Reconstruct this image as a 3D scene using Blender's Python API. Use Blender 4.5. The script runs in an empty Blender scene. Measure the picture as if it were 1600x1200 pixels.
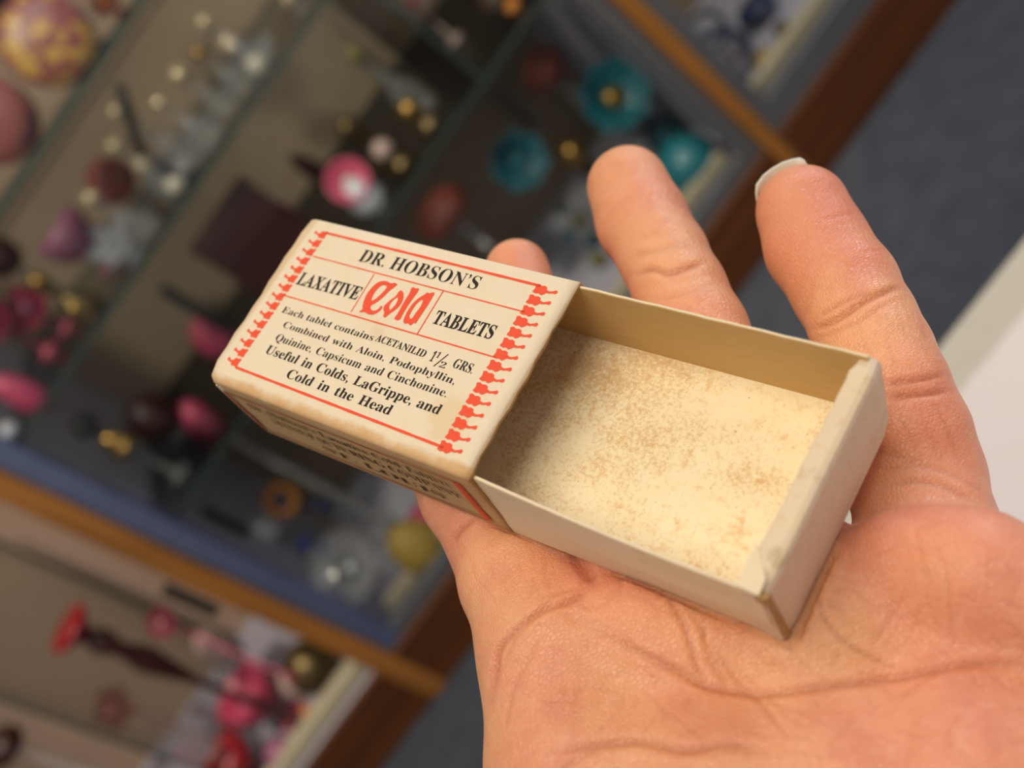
import bpy, bmesh, math, random
import numpy as np
from mathutils import Vector, Matrix

C = bpy.context.scene
random.seed(7)
rng = np.random.default_rng(7)

# ------------------------------------------------------------------ camera, world, lights
F = 1604.2
CAM_H = 0.835
M2 = np.array([[0.590409, 0.80335, 0.077753], [-0.338082, 0.333639, -0.879992], [-0.732883, 0.493269, 0.468582]])
CAM = np.array([0, 0, CAM_H])
cd = bpy.data.cameras.new('camera'); cam = bpy.data.objects.new('camera', cd); C.collection.objects.link(cam)
mw = Matrix([list(M2[i]) + [CAM[i]] for i in range(3)] + [[0, 0, 0, 1]])
q_ = mw.to_quaternion(); q_.normalize()
cam.rotation_mode = 'QUATERNION'; cam.rotation_quaternion = q_; cam.location = CAM
cd.sensor_width = 36; cd.lens = F / 1600 * 36; cd.clip_start = .005; cd.clip_end = 30
cd.dof.use_dof = True; cd.dof.focus_distance = 0.143; cd.dof.aperture_fstop = 13.5; cd.dof.aperture_blades = 0
C.camera = cam
C.view_settings.view_transform = 'Standard'; C.view_settings.look = 'None'
C.view_settings.exposure = 0.0; C.view_settings.gamma = 1; C.view_settings.use_curve_mapping = False

w = bpy.data.worlds.new('world'); C.world = w; w.use_nodes = True
w.node_tree.nodes['Background'].inputs[0].default_value = (.86, .84, .90, 1)
w.node_tree.nodes['Background'].inputs[1].default_value = .30

def area(name, loc, target, size, power, col, shape='SQUARE', sy=None):
    l = bpy.data.lights.new(name, 'AREA'); l.energy = power; l.color = col; l.size = size; l.shape = shape
    if sy: l.shape = 'RECTANGLE'; l.size_y = sy
    o = bpy.data.objects.new(name, l); C.collection.objects.link(o); o.location = loc
    d = Vector(target) - Vector(loc); o.rotation_euler = d.to_track_quat('-Z', 'Y').to_euler()
    return o
area('ceiling_light', (0.15, -0.45, 2.7), (0, .15, .8), 1.7, 40, (1, .90, .75))
def spot(name, loc, target, power, col, deg):
    l = bpy.data.lights.new(name, 'SPOT'); l.energy = power; l.color = col; l.spot_size = math.radians(deg); l.spot_blend = .6; l.shadow_soft_size = .06
    o = bpy.data.objects.new(name, l); C.collection.objects.link(o); o.location = loc
    o.rotation_euler = (Vector(target) - Vector(loc)).to_track_quat('-Z', 'Y').to_euler()
spot('cabinet_fill_spot', (-.55, .25, 2.45), (-.35, 1.4, .4), 135, (1, .86, .68), 44)  # added fill lamp brightening the left and middle bays, no known fixture
spot('cabinet_fill_spot', (.55, .30, 2.45), (.45, 1.4, .3), 105, (1, .88, .72), 40)  # second added fill lamp, for the right side of the cabinet
area('window_light', (2.1, 1.0, 1.35), (0, .25, .75), 1.2, 26, (.70, .78, 1), sy=1.4)

# ------------------------------------------------------------------ helpers
def cam2w(q):            # camera space metres -> world
    return (M2 @ np.asarray(q, float).T).T + CAM
def ray(u, v):
    r = M2 @ np.array([u - 800, 600 - v, -F]); return r
def at_y(u, v, y):
    r = ray(u, v); return CAM + r * y / r[1]
def at_z(u, v, z):
    r = ray(u, v); return CAM + r * (z - CAM_H) / r[2]

def link(o, parent=None):
    C.collection.objects.link(o)
    if parent is not None: o.parent = parent
    return o
def mesh_obj(name, verts, faces, mat, parent=None, smooth=False, mats=None, mi=None):
    m = bpy.data.meshes.new(name)
    m.from_pydata([tuple(map(float, v)) for v in verts], [], [tuple(map(int, f)) for f in faces])
    for x in (mats or [mat]): m.materials.append(x)
    if mi is not None: m.polygons.foreach_set('material_index', mi)
    if smooth: m.polygons.foreach_set('use_smooth', [True] * len(m.polygons))
    m.update()
    o = bpy.data.objects.new(name, m)
    return link(o, parent)
def bm_obj(name, bm, mat, parent=None, smooth=False):
    m = bpy.data.meshes.new(name); bm.normal_update(); bm.to_mesh(m); bm.free(); m.materials.append(mat)
    if smooth: m.polygons.foreach_set('use_smooth', [True] * len(m.polygons))
    return link(bpy.data.objects.new(name, m), parent)
def tag(o, label=None, cat=None, group=None, kind=None):
    if label: o['label'] = label
    if cat: o['category'] = cat
    if group: o['group'] = group
    if kind: o['kind'] = kind
    return o
def empty(name, loc=(0, 0, 0), rot=(0, 0, 0)):
    o = bpy.data.objects.new(name, None); o.empty_display_size = .02; C.collection.objects.link(o)
    o.location = loc; o.rotation_euler = rot; return o
def box(name, lo, hi, mat, parent=None, bev=0.0):
    bm = bmesh.new(); bmesh.ops.create_cube(bm, size=1)
    lo = np.array(lo); hi = np.array(hi)
    for v in bm.verts: v.co = Vector((lo + hi) / 2 + np.array(v.co) * (hi - lo))
    if bev: bmesh.ops.bevel(bm, geom=bm.edges[:], offset=bev, segments=2, affect='EDGES', profile=.5)
    return bm_obj(name, bm, mat, parent)
def lathe_bm(prof, n=28, flute=0, fa=0.0, bm=None, off=(0, 0, 0), rot=None, sx=1, sy=1):
    bm = bm or bmesh.new(); rings = []
    R = rot or Matrix.Identity(3)
    for (r, z) in prof:
        ring = []
        for k in range(n):
            a = 2 * math.pi * k / n; rr = r * (1 + fa * math.cos(flute * a)) if flute else r
            ring.append(bm.verts.new(R @ Vector((rr * math.cos(a) * sx, rr * math.sin(a) * sy, z)) + Vector(off)))
        rings.append(ring)
    for a, b in zip(rings, rings[1:]):
        for k in range(n): bm.faces.new((a[k], a[(k + 1) % n], b[(k + 1) % n], b[k]))
    bm.faces.new(rings[0][::-1]); bm.faces.new(rings[-1])
    return bm
def lathe(name, prof, mat, parent=None, **k):
    return bm_obj(name, lathe_bm(prof, **k), mat, parent, True)
def ball_prof(r, z0=0, n=9):
    return [(max(r * math.sin(math.pi * i / n), r * .02), z0 + r - r * math.cos(math.pi * i / n)) for i in range(n + 1)]
def tube(name, pts, r, mat, parent=None, n=8, closed=False):
    pts = [Vector(p) for p in pts]; bm = bmesh.new(); rings = []
    N = len(pts)
    for i, p in enumerate(pts):
        a = pts[(i - 1) % N] if (closed or i) else p; b = pts[(i + 1) % N] if (closed or i < N - 1) else p
        t = (b - a).normalized(); s = t.orthogonal().normalized() if i == 0 else (s - t * s.dot(t)).normalized()
        q = t.cross(s); rr = float(r[i] if isinstance(r, (list, tuple)) else r)
        rings.append([bm.verts.new(p + rr * (math.cos(2 * math.pi * k / n) * s + math.sin(2 * math.pi * k / n) * q)) for k in range(n)])
    for i in range(N if closed else N - 1):
        a, b = rings[i], rings[(i + 1) % N]
        for k in range(n): bm.faces.new((a[k], a[(k + 1) % n], b[(k + 1) % n], b[k]))
    if not closed: bm.faces.new(rings[0][::-1]); bm.faces.new(rings[-1])
    return bm_obj(name, bm, mat, parent, True)

# ------------------------------------------------------------------ materials
def srgb(c):
    return tuple(((x / 255 + .055) / 1.055) ** 2.4 if x / 255 > .04045 else x / 255 / 12.92 for x in c) + (1,)
class NT:
    def __init__(s, name):
        s.m = bpy.data.materials.new(name); s.m.use_nodes = True; s.t = s.m.node_tree
        s.b = s.t.nodes['Principled BSDF']; s.out = s.t.nodes['Material Output']
        s.co = s.t.nodes.new('ShaderNodeTexCoord').outputs['Object']
    def n(s, ty, **k):
        x = s.t.nodes.new(ty)
        for a, v in k.items(): setattr(x, a, v)
        return x
    def l(s, a, b): s.t.links.new(a, b)
    def val(s, inp, v):
        if isinstance(v, (int, float, tuple, list)): inp.default_value = v
        else: s.l(v, inp)
    def noise(s, scale, detail=4, rough=.55, co=None):
        x = s.n('ShaderNodeTexNoise'); x.inputs['Scale'].default_value = scale; x.inputs['Detail'].default_value = detail
        x.inputs['Roughness'].default_value = rough; s.l(co or s.co, x.inputs['Vector']); return x.outputs['Fac']
    def ramp(s, fac, lo, hi, v0=0.0, v1=1.0):
        x = s.n('ShaderNodeMapRange'); x.interpolation_type = 'SMOOTHSTEP'
        s.l(fac, x.inputs['Value']); x.inputs['From Min'].default_value = lo; x.inputs['From Max'].default_value = hi
        x.inputs['To Min'].default_value = v0; x.inputs['To Max'].default_value = v1; return x.outputs['Result']
    def math(s, op, a, b=0.0):
        x = s.n('ShaderNodeMath', operation=op); s.val(x.inputs[0], a); s.val(x.inputs[1], b); return x.outputs[0]
    def mix(s, fac, a, b):
        x = s.n('ShaderNodeMix', data_type='RGBA'); s.val(x.inputs['Factor'], fac); s.val(x.inputs['A'], a); s.val(x.inputs['B'], b)
        return x.outputs['Result']
    def sep(s):
        x = s.n('ShaderNodeSeparateXYZ'); s.l(s.co, x.inputs[0]); return x.outputs
    def dist(s, p):
        x = s.n('ShaderNodeVectorMath', operation='DISTANCE'); s.l(s.co, x.inputs[0]); x.inputs[1].default_value = p; return x.outputs['Value']
    def bump(s, h, strength, d):
        x = s.n('ShaderNodeBump'); x.inputs['Strength'].default_value = strength; x.inputs['Distance'].default_value = d
        s.l(h, x.inputs['Height']); s.l(x.outputs[0], s.b.inputs['Normal'])
    def col(s, c): s.val(s.b.inputs['Base Color'], c)
    def rough(s, r): s.val(s.b.inputs['Roughness'], r)

def plain(name, c, rough=.5, metal=0, spec=.5, coat=0, var=.12, scale=40):
    k = NT(name); a = srgb(c); d = tuple(x * (1 - var * 2.2) for x in a[:3]) + (1,)
    k.col(k.mix(k.noise(scale), d, a)); k.rough(rough); k.b.inputs['Metallic'].default_value = metal
    k.b.inputs['Specular IOR Level'].default_value = spec; k.b.inputs['Coat Weight'].default_value = coat
    return k.m
def thin_glass(name, tint, gl=.06, rough=.03):
    k = NT(name); t = k.n('ShaderNodeBsdfTransparent'); t.inputs[0].default_value = tint + (1,)
    g = k.n('ShaderNodeBsdfGlossy'); g.inputs['Roughness'].default_value = rough
    mx = k.n('ShaderNodeMixShader'); fr = k.n('ShaderNodeFresnel'); fr.inputs[0].default_value = 1.45
    k.l(k.math('MULTIPLY', fr.outputs[0], gl / .04), mx.inputs[0]); k.l(t.outputs[0], mx.inputs[1]); k.l(g.outputs[0], mx.inputs[2])
    k.l(mx.outputs[0], k.out.inputs[0]); return k.m
def wood(name, c1, c2, axis):
    k = NT(name); mp = k.n('ShaderNodeMapping'); k.l(k.co, mp.inputs[0])
    sc = [60, 60, 60]; sc[axis] = 3; mp.inputs['Scale'].default_value = sc
    f = k.noise(1.0, 6, .6, mp.outputs[0]); k.col(k.mix(k.ramp(f, .35, .65), srgb(c1), srgb(c2))); k.rough(.42)
    k.bump(f, .2, .001); return k.m

MW_rail = wood('dark_orange_wood', (66, 34, 8), (90, 48, 14), 0)
MW_stile = wood('amber_wood', (120, 76, 28), (150, 98, 42), 2)
M_back = plain('taupe_backing', (150, 130, 108), .8, var=.18, scale=6)
M_backL = plain('pale_taupe_backing', (172, 146, 126), .8, var=.12, scale=5)
M_part = plain('pale_blue_grey_laminate', (170, 168, 182), .6)
M_cream = plain('cream_lip', (176, 166, 140), .6)
M_metal = plain('brushed_grey_metal', (120, 122, 126), .38, metal=.6)
M_metalb = plain('blue_reflection_metal_and_stone', (104, 116, 150), .35, metal=.5)  # blue reflection painted into the upright's metal; the grey stone shares the colour
M_black = plain('black_metal', (26, 28, 26), .4)
M_shelf = thin_glass('shelf_glass', (.97, .99, .98), .025)
M_door = thin_glass('door_glass', (.97, .98, .98), .012, .01)
M_edge = plain('green_glass_edge', (52, 68, 60), .25, spec=.6)
M_crystal = NT('clear_crystal'); M_crystal.col((.93, .95, .92, 1)); M_crystal.rough(.06); M_crystal.b.inputs['Transmission Weight'].default_value = .75
M_crystal.b.inputs['Alpha'].default_value = .3; M_crystal = M_crystal.m
M_bead = plain('glass_stopper', (190, 172, 136), .14, metal=.3, coat=.5)
M_pearl = plain('pearl', (190, 184, 165), .15, coat=.6)
M_gold = plain('brass', (176, 140, 74), .28, metal=.85)
M_goldd = plain('dark_brass', (96, 80, 48), .35, metal=.7)
M_red = plain('red_lacquer', (150, 26, 34), .3, coat=.3)
M_dred = plain('dark_red', (54, 18, 14), .45)
M_rust = plain('rust_red', (130, 62, 50), .55)
M_pink = plain('rose_pink', (190, 68, 100), .4, coat=.2)
M_mauve = plain('mauve', (150, 92, 118), .45)
M_teal = plain('teal', (24, 110, 122), .45, coat=.2)
M_teald = plain('dark_teal', (16, 84, 96), .5)
M_navy = plain('navy', (36, 46, 80), .4)
M_blue = plain('cobalt_blue', (60, 90, 190), .2, coat=.6)
M_yel = plain('ochre_yellow', (160, 132, 52), .6)
M_olive = plain('olive_green', (110, 104, 40), .6)
M_blush = plain('blush_white', (186, 160, 152), .35)
M_white = plain('porcelain_white', (190, 194, 200), .3, coat=.4)
M_orange = plain('orange', (196, 122, 30), .4)
M_brown = plain('dark_brown', (58, 42, 30), .5)
k = NT('painted_tin')   # printed flowers
v_ = k.n('ShaderNodeTexVoronoi'); v_.inputs['Scale'].default_value = 42; k.l(k.co, v_.inputs['Vector'])
c1 = k.mix(k.ramp(k.noise(55), .48, .58), srgb((124, 66, 66)), srgb((176, 140, 66)))
c2 = k.mix(k.ramp(v_.outputs['Distance'], .25, .1), c1, srgb((90, 66, 96)))
k.col(c2); k.rough(.4); M_tin = k.m
k = NT('plain_painted_tin'); k.col(k.mix(k.ramp(k.noise(30), .5, .62), srgb((136, 76, 70)), srgb((96, 60, 66)))); k.rough(.4); M_tin2 = k.m

# ------------------------------------------------------------------ floor and white counter
k = NT('blue_grey_carpet')
k.col(k.mix(k.ramp(k.noise(26, 5, .7), .3, .7), srgb((45, 50, 60)), srgb((60, 64, 72)))); k.rough(.95); k.bump(k.noise(900, 3), .6, .004)
fl = box('floor', (-3.5, -1.5, -.02), (3.5, 3.5, 0), k.m); tag(fl, kind='structure')
k = NT('cream_counter'); k.col(k.mix(k.noise(60), srgb((196, 188, 166)), srgb((210, 202, 182)))); k.rough(.5); M_ctr = k.m
k = NT('white_cloth'); k.col(k.mix(k.noise(30), srgb((226, 212, 204)), srgb((236, 224, 218)))); k.rough(.8); k.bump(k.noise(14, 3), .3, .004); M_cloth = k.m
cz = CAM_H - .40
a, b = at_z(1600, 366, cz), at_z(1464, 537, cz)
a2, b2 = at_z(1600, 497, cz), at_z(1500, 620, cz)
ct = empty('counter', (0, 0, 0)); tag(ct, 'pale counter with a white cloth in front of the cabinet, right of the hand', 'counter')
def ext(a, b, x): t = (x - a[0]) / (b[0] - a[0]); return a + (b - a) * t
def slab(name, e0, e1, y0, z0, z1, mat, par, bev=.003):
    P = [(e0[0], y0), (e1[0], y0), (e1[0], e1[1]), (e0[0], e0[1])]
    bm = bmesh.new(); vb = [bm.verts.new((x, y, z0)) for x, y in P]; vt = [bm.verts.new((x, y, z1)) for x, y in P]
    bm.faces.new(vb[::-1]); bm.faces.new(vt)
    for i in range(4): bm.faces.new((vb[i], vb[(i + 1) % 4], vt[(i + 1) % 4], vt[i]))
    bmesh.ops.bevel(bm, geom=bm.edges[:], offset=bev, segments=3, affect='EDGES')
    return bm_obj(name, bm, mat, par)
e0, e1 = ext(a, b, -.12), ext(a, b, .95)
slab('counter_top', e0, e1, -.75, cz - .03, cz, M_ctr, ct)
slab('counter_body', ext(a, b, -.09) - np.array([0, .03, 0]), ext(a, b, .92) - np.array([0, .03, 0]), -.72, 0, cz - .03, M_ctr, ct)
cl = slab('tablecloth', ext(a2, b2, -.11), ext(a2, b2, .94), -.74, cz, cz + .003, M_cloth, None, .001)
tag(cl, 'pinkish white cloth lying on the pale counter at right', 'tablecloth')

# ------------------------------------------------------------------ display cabinet
Y0, YB = 1.2, 1.66
Z = lambda d: CAM_H + d          # heights measured from the camera level
cab = empty('display_cabinet', (0, 1.4, 0)); tag(cab, 'wood-framed display cabinet with glass shelves full of trinkets, behind the hand', 'cabinet')
XL, XR, ZT = -1.35, 1.25, Z(.55)
def cbox(name, lo, hi, mat, bev=0.0, par=None, label=None):
    o = box(name, (lo[0], lo[1] - 1.4, lo[2]), (hi[0], hi[1] - 1.4, hi[2]), mat, par or cab, bev)
    if label: o['label'] = label
    return o
cbox('back_panel', (-.53, YB, 0), (XR, YB + .02, ZT), M_back)
cbox('back_panel', (XL, YB, 0), (-.53, YB + .02, ZT), M_backL)
cbox('side_panel', (XL - .02, Y0, 0), (XL, YB + .02, ZT), MW_rail); cbox('side_panel', (XR, Y0, 0), (XR + .02, YB + .02, ZT), MW_rail)
cbox('clear_top_for_light', (XL - .02, Y0, ZT), (XR + .02, YB + .02, ZT + .006), M_door)  # unseen top, made clear so the overhead light reaches the shelves
cbox('bottom_board', (XL, Y0 + .005, Z(-.75)), (XR, YB, Z(-.735)), M_part)
cbox('bottom_rail', (XL, Y0 - .012, 0), (XR, Y0 + .004, Z(-.735)), MW_rail, .002)
for x0, x1, xm in ((-.545, -.513, 0), (.343, .366, 0)):
    cbox('stile', (x0, Y0 - .016, 0.0), (x1, Y0 + .02, ZT), MW_stile, .003)
cbox('partition', (-.54, Y0 + .02, Z(-.735)), (-.525, YB, ZT), M_part)
cbox('partition', (.348, Y0 + .02, Z(-.735)), (.36, YB, ZT), M_part)
# metal sliding-door frames
cbox('door_frame', (-.513, Y0 - .004, Z(-.735)), (-.482, Y0 + .014, ZT), M_metalb, .002, label='metal upright with a blue reflection painted in')
cbox('door_frame', (-.482, Y0 - .004, Z(-.735)), (.318, Y0 + .014, Z(-.708)), M_metal, .002)
cbox('door_frame', (.318, Y0 - .004, Z(-.735)), (.343, Y0 + .014, ZT), M_metal, .002)
cbox('door_frame', (.366, Y0 - .004, Z(-.735)), (.392, Y0 + .014, ZT), M_metal, .002)
cbox('door_frame', (.392, Y0 - .004, Z(-.735)), (XR, Y0 + .014, Z(-.690)), M_metal, .002)
cbox('glass_door', (-.482, Y0 + .002, Z(-.708)), (.318, Y0 + .006, ZT), M_door)
cbox('glass_door', (.392, Y0 + .002, Z(-.690)), (XR, Y0 + .006, ZT), M_door)
cbox('bottom_lip', (-.47, Y0 + .03, Z(-.735)), (.312, Y0 + .05, Z(-.702)), M_cream, .004)
cbox('bottom_lip', (XL, Y0 + .012, Z(-.735)), (-.55, Y0 + .04, Z(-.706)), M_cream, .006)
cbox('bottom_lip', (.40, Y0 + .03, Z(-.735)), (XR, Y0 + .05, Z(-.680)), M_cream, .004)
SH = {0: Z(-.018), 1: Z(-.168), 2: Z(-.371), 3: Z(-.735)}
def glass_slab(name, lo, hi, par=cab, edge_axis=1):
    o = cbox(name, lo, hi, M_shelf, 0, par); o.data.materials.append(M_edge)
    for p in o.data.polygons:
        if abs(p.normal[edge_axis]) > .9: p.material_index = 1
    return o
for i in (0, 1, 2):
    glass_slab('glass_shelf', (-.523, Y0 + .022, SH[i] - .008), (.346, YB - .02, SH[i]))
glass_slab('glass_shelf', (.362, Y0 + .03, Z(-.36)), (XR, YB - .02, Z(-.352)))
# vertical glass dividers
for x, z0, z1 in ((.178, SH[2], SH[1] - .008), (-.245, SH[3], SH[2] - .008), (-.80, SH[3], Z(-.25))):
    glass_slab('glass_divider', (x - .003, Y0 + .024, z0), (x + .003, YB - .05, z1))
for x, z0, z1 in ((-.244, Z(-.30), Z(-.205)), (-.462, Z(-.47), Z(-.40)), (.176, Z(-.46), Z(-.385))):
    cbox('shelf_bracket', (x - .006, Y0 + .016, z0), (x + .006, Y0 + .034, z1), M_black, .002)
cbox('shelf_bracket', (-.585, Y0 + .02, Z(-.50)), (-.572, Y0 + .034, Z(-.42)), M_black, .002)
cab['label'] = 'wood-framed display cabinet with glass shelves full of trinkets, behind the hand'

# ------------------------------------------------------------------ trinkets in the cabinet
def base_of(u, v, y, sh):
    p = at_y(u, v, y); z = SH[sh] if isinstance(sh, int) else sh
    return p, z, p[2] - z
PX = lambda u, v, y: np.linalg.norm(at_y(u, v, y) - at_y(u + 1, v, y))   # metres per pixel there
def mpp(u, v, y): r = ray(u, v); return y / r[1]
def face_rot(tilt=0, yaw=0):     # local +Z turned towards the viewer (-Y)
    return Matrix.Rotation(yaw, 3, 'Z') @ Matrix.Rotation(math.pi / 2 - tilt, 3, 'X')

def fit_y(u, v, y, rpx, sh):    # the depth at which something that size, seen there, stands on its shelf
    r = ray(u, v); sl = r[2] / r[1]; zs = SH[sh] - CAM_H
    if sl - rpx / r[1] > -1e-3: return y
    return float(min(max(zs / (sl - rpx / r[1]), y - .02), 1.42))
def tin(u, v, y, rpx, sh, mat, label):
    r = rpx * mpp(u, v, y); p, z, h = base_of(u, v, y, sh)
    t = empty('round_tin', (p[0], y, z)); tag(t, label, 'tin')
    h = max(h, r); R = face_rot(.25)
    prof = [(r * .02, -.012), (r * .93, -.012), (r, -.008), (r, .006), (r * .96, .010), (r * .6, .016), (r * .05, .019)]
    bm = lathe_bm(prof, 40, off=(0, 0, h), rot=R); bm_obj('tin_lid', bm, mat, t, True)
    bm = lathe_bm([(r * .97, -.022), (r * .97, -.012)], 40, off=(0, 0, h), rot=R); bm_obj('tin_body', bm, M_rust, t, True)
    if h > r * 1.1:
        bm = lathe_bm([(r * .5, 0), (r * .5, .004), (r * .12, .01), (r * .1, h - r * .8)], 20, off=(0, .012, 0)); bm_obj('tin_stand', bm, M_goldd, t, True)
def bottle(u, v, y, rpx, sh, label, body=None, stop=None, group=None, slim=1.0, nm='glass_bottle', cat='bottle'):
    """small stoppered bottle whose ball stopper is centred on the given ray"""
    y = fit_y(u, v, y, rpx * 4, sh) if sh == 3 else y; p, z, h = base_of(u, v, y, sh); r = rpx * mpp(u, v, y); h = max(h, r * 2.4)
    t = empty(nm, (p[0], y, z)); tag(t, label, cat, group); R = min(max(h * .30, r * 1.3), .022) * slim
    hb = h - r
    prof = [(R * .5, 0), (R * .95, .002), (R, hb * .15), (R * .92, hb * .4), (R * .45, hb * .62), (r * .55, hb * .72), (r * .5, hb * .94), (r * .8, hb)]
    lathe('bottle_body', prof, body or M_crystal, t, n=16)
    lathe('stopper', ball_prof(r, hb), stop or M_pearl, t, n=16)
    return t
def goblet(u, v, y, rpx, sh, mat, label, name='glass_goblet', cat='glassware', open_=1.0, tilt=0, flute=0, lean=0):
    y = fit_y(u, v, y, rpx * 1.6, sh); p, z, h = base_of(u, v, y, sh); r = rpx * mpp(u, v, y); h = max(h, r * 1.2)
    t = empty(name, (p[0], y, z), (tilt, lean, 0)); tag(t, label, cat)
    hf = max(h - r * .9, .004)
    lathe('foot', [(r * .6, 0), (r * .6, .003), (r * .12, .008), (r * .1, hf)], mat, t, n=20)
    lathe('bowl', [(r * .1, hf), (r * .7, hf + r * .3), (r, hf + r * .9), (r * open_, hf + r * 1.5), (r * open_ * .93, hf + r * 1.5), (r * .85, hf + r * .9), (r * .5, hf + r * .42), (r * .05, hf + r * .3)],
          mat, t, n=32, flute=flute, fa=.06 if flute else 0)
    return t
def flower(u, v, y, rpx, sh, mat, cen, label, name='porcelain_flower', cat='figurine', petals=6, open_=.5, cup=1.0, stem_mat=None, fit=True):
    y = fit_y(u, v, y, rpx, sh) if fit else y; p, z, h = base_of(u, v, y, sh); r = rpx * mpp(u, v, y); h = max(h, r * .8)
    t = empty(name, (p[0], y, z)); tag(t, label, cat)
    lathe('stand', [(r * .5, 0), (r * .5, .004), (r * .1, .009), (r * .08, h)], stem_mat or mat, t, n=14)
    R0 = face_rot(.7)
    for k in range(petals):
        a = 2 * math.pi * k / petals + .3; bm = bmesh.new(); g = []
        for i in range(7):
            row = []
            for j in range(5):
                s, tt = i / 6, (j - 2) / 2; wd = math.sin(math.pi * (s * .8 + .12)) * r * .42
                L = Vector((s * r, tt * wd, r * .35 * cup * s * s + abs(tt) * r * .12))
                row.append(bm.verts.new(R0 @ (Matrix.Rotation(a, 3, 'Z') @ L) + Vector((0, 0, h))))
            g.append(row)
        for i in range(6):
            for j in range(4): bm.faces.new((g[i][j], g[i + 1][j], g[i + 1][j + 1], g[i][j + 1]))
        geom = bmesh.ops.solidify(bm, geom=bm.faces[:], thickness=r * .05)
        bm_obj('petal', bm, mat, t, True)
    bm = lathe_bm(ball_prof(r * .22, 0), 14, off=R0 @ Vector((0, 0, r * .08)) + Vector((0, 0, h)), rot=R0); bm_obj('flower_centre', bm, cen, t, True)
    return t
def egg(u, v, y, rx, rz, sh, mat, label, name='porcelain_egg', cat='ornament', rot=0, stand=M_crystal):
    y = fit_y(u, v, y, min(rx, rz) + 3, sh); p, z, h = base_of(u, v, y, sh); m = mpp(u, v, y); rx *= m; rz *= m
    t = empty(name, (p[0], y, z)); tag(t, label, cat); h = max(h, min(rx, rz))
    R = Matrix.Rotation(rot, 3, 'Y')
    bm = lathe_bm([(max(rx * math.sin(math.pi * i / 14) * (1 + .12 * math.cos(math.pi * i / 14)), rx * .03), -rz * math.cos(math.pi * i / 14)) for i in range(15)], 24, off=(0, 0, h), rot=R)
    bm_obj('shell', bm, mat, t, True)
    ring = min(rx, rz) * .6
    lathe('stand_ring', [(ring, 0), (ring * 1.05, .003), (ring * .5, .006), (ring * .45, max(h - min(rx, rz) * .9, .008))], stand, t, n=18)
    return t
def dish(u, v, y, rpx, sh, mat, label, flute=10, name='fluted_dish', depth=.35, yaw=0, tilt=.5, cat='dish', inner=None, sx=1):
    """open dish propped up on a little easel so that its bowl faces out"""
    p, z, h = base_of(u, v, y, sh); r = rpx * mpp(u, v, y); h = max(h, r * .95)
    t = empty(name, (p[0], y, z)); tag(t, label, cat); R = face_rot(tilt, yaw)
    prof = [(r * .03, -r * depth), (r * .4, -r * depth), (r * .75, -r * depth * .55), (r, 0), (r * .97, r * .03), (r * .9, 0), (r * .7, -r * depth * .4), (r * .38, -r * depth * .8), (r * .03, -r * depth * .82)]
    bm = lathe_bm(prof, 48, flute, .07 if flute else 0, off=(0, 0, h), rot=R, sx=sx); bm_obj('bowl', bm, mat, t, True)
    bm = lathe_bm([(r * .03, -r * depth * .80), (r * .33, -r * depth * .78), (r * .3, -r * depth * .62), (r * .03, -r * depth * .55)], 24, off=(0, 0, h), rot=R, sx=sx); bm_obj('centre_boss', bm, inner or mat, t, True)
    for s in (-1, 1):
        tube('easel_leg', [(s * r * .3, -r * .1, 0), (s * r * .25, r * .25, h * .6)], .0015, M_goldd, t, 6)
    return t
def ringlet(u, v, y, rpx, sh, mat, label, tr=.18, name='bangle', cat='bracelet', tilt=.4, sx=1, rot=0):
    y = fit_y(u, v, y, rpx, sh); p, z, h = base_of(u, v, y, sh); r = rpx * mpp(u, v, y); h = max(h, r)
    t = empty(name, (p[0], y, z)); tag(t, label, cat); R = face_rot(tilt) @ Matrix.Rotation(rot, 3, 'Z')
    tube('ring', [R @ Vector((sx * r * math.cos(a), r * math.sin(a), 0)) + Vector((0, 0, h)) for a in [2 * math.pi * i / 30 for i in range(30)]], r * tr, mat, t, 8, True)
    lathe('ring_stand', [(r * .4, 0), (r * .4, .003), (.002, .006), (.0018, max(h - r, .008))], M_goldd, t, n=12)
    return t
def bell(u, v, y, rpx, sh, label):
    p, z, h = base_of(u, v, y, sh); r = rpx * mpp(u, v, y)
    t = empty('hand_bell', (p[0], y, z)); tag(t, label, 'bell')
    b = max(h - r * .9, .002)
    lathe('riser', [(r * .8, 0), (r * .8, .004), (r * .2, .008), (r * .2, b - .004), (r * .8, b)], M_crystal, t, n=16)
    lathe('bell_body', [(r, b), (r * .8, b + r * .25), (r * .62, b + r * .9), (r * .5, b + r * 1.4), (r * .1, b + r * 1.6)], M_gold, t, n=24)
    lathe('handle', [(r * .15, b + r * 1.6), (r * .2, b + r * 2.1), (r * .75, b + r * 2.4), (r * .85, b + r * 2.9), (r * .2, b + r * 3.4)], M_black, t, n=8)

# shelf 0 (top): tins
tin(72, 62, 1.27, 72, 0, M_tin, 'round tin printed with yellow flowers on the top shelf')
tin(-15, 190, 1.27, 68, 0, M_tin2, 'plain dusty red round tin at the left end of the top shelf')
flower(170, 5, 1.27, 28, 0, M_rust, M_orange, 'small rust orange flower right of the flowered tin')
goblet(10, -14, 1.42, 55, 0, M_black, 'dark bowl behind the flowered tin in the top left corner', 'dark_bowl', 'bowl')
egg(400, 8, 1.28, 45, 30, 0, M_olive, 'olive green ornament at the top edge of the photo', 'green_ornament')
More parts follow.
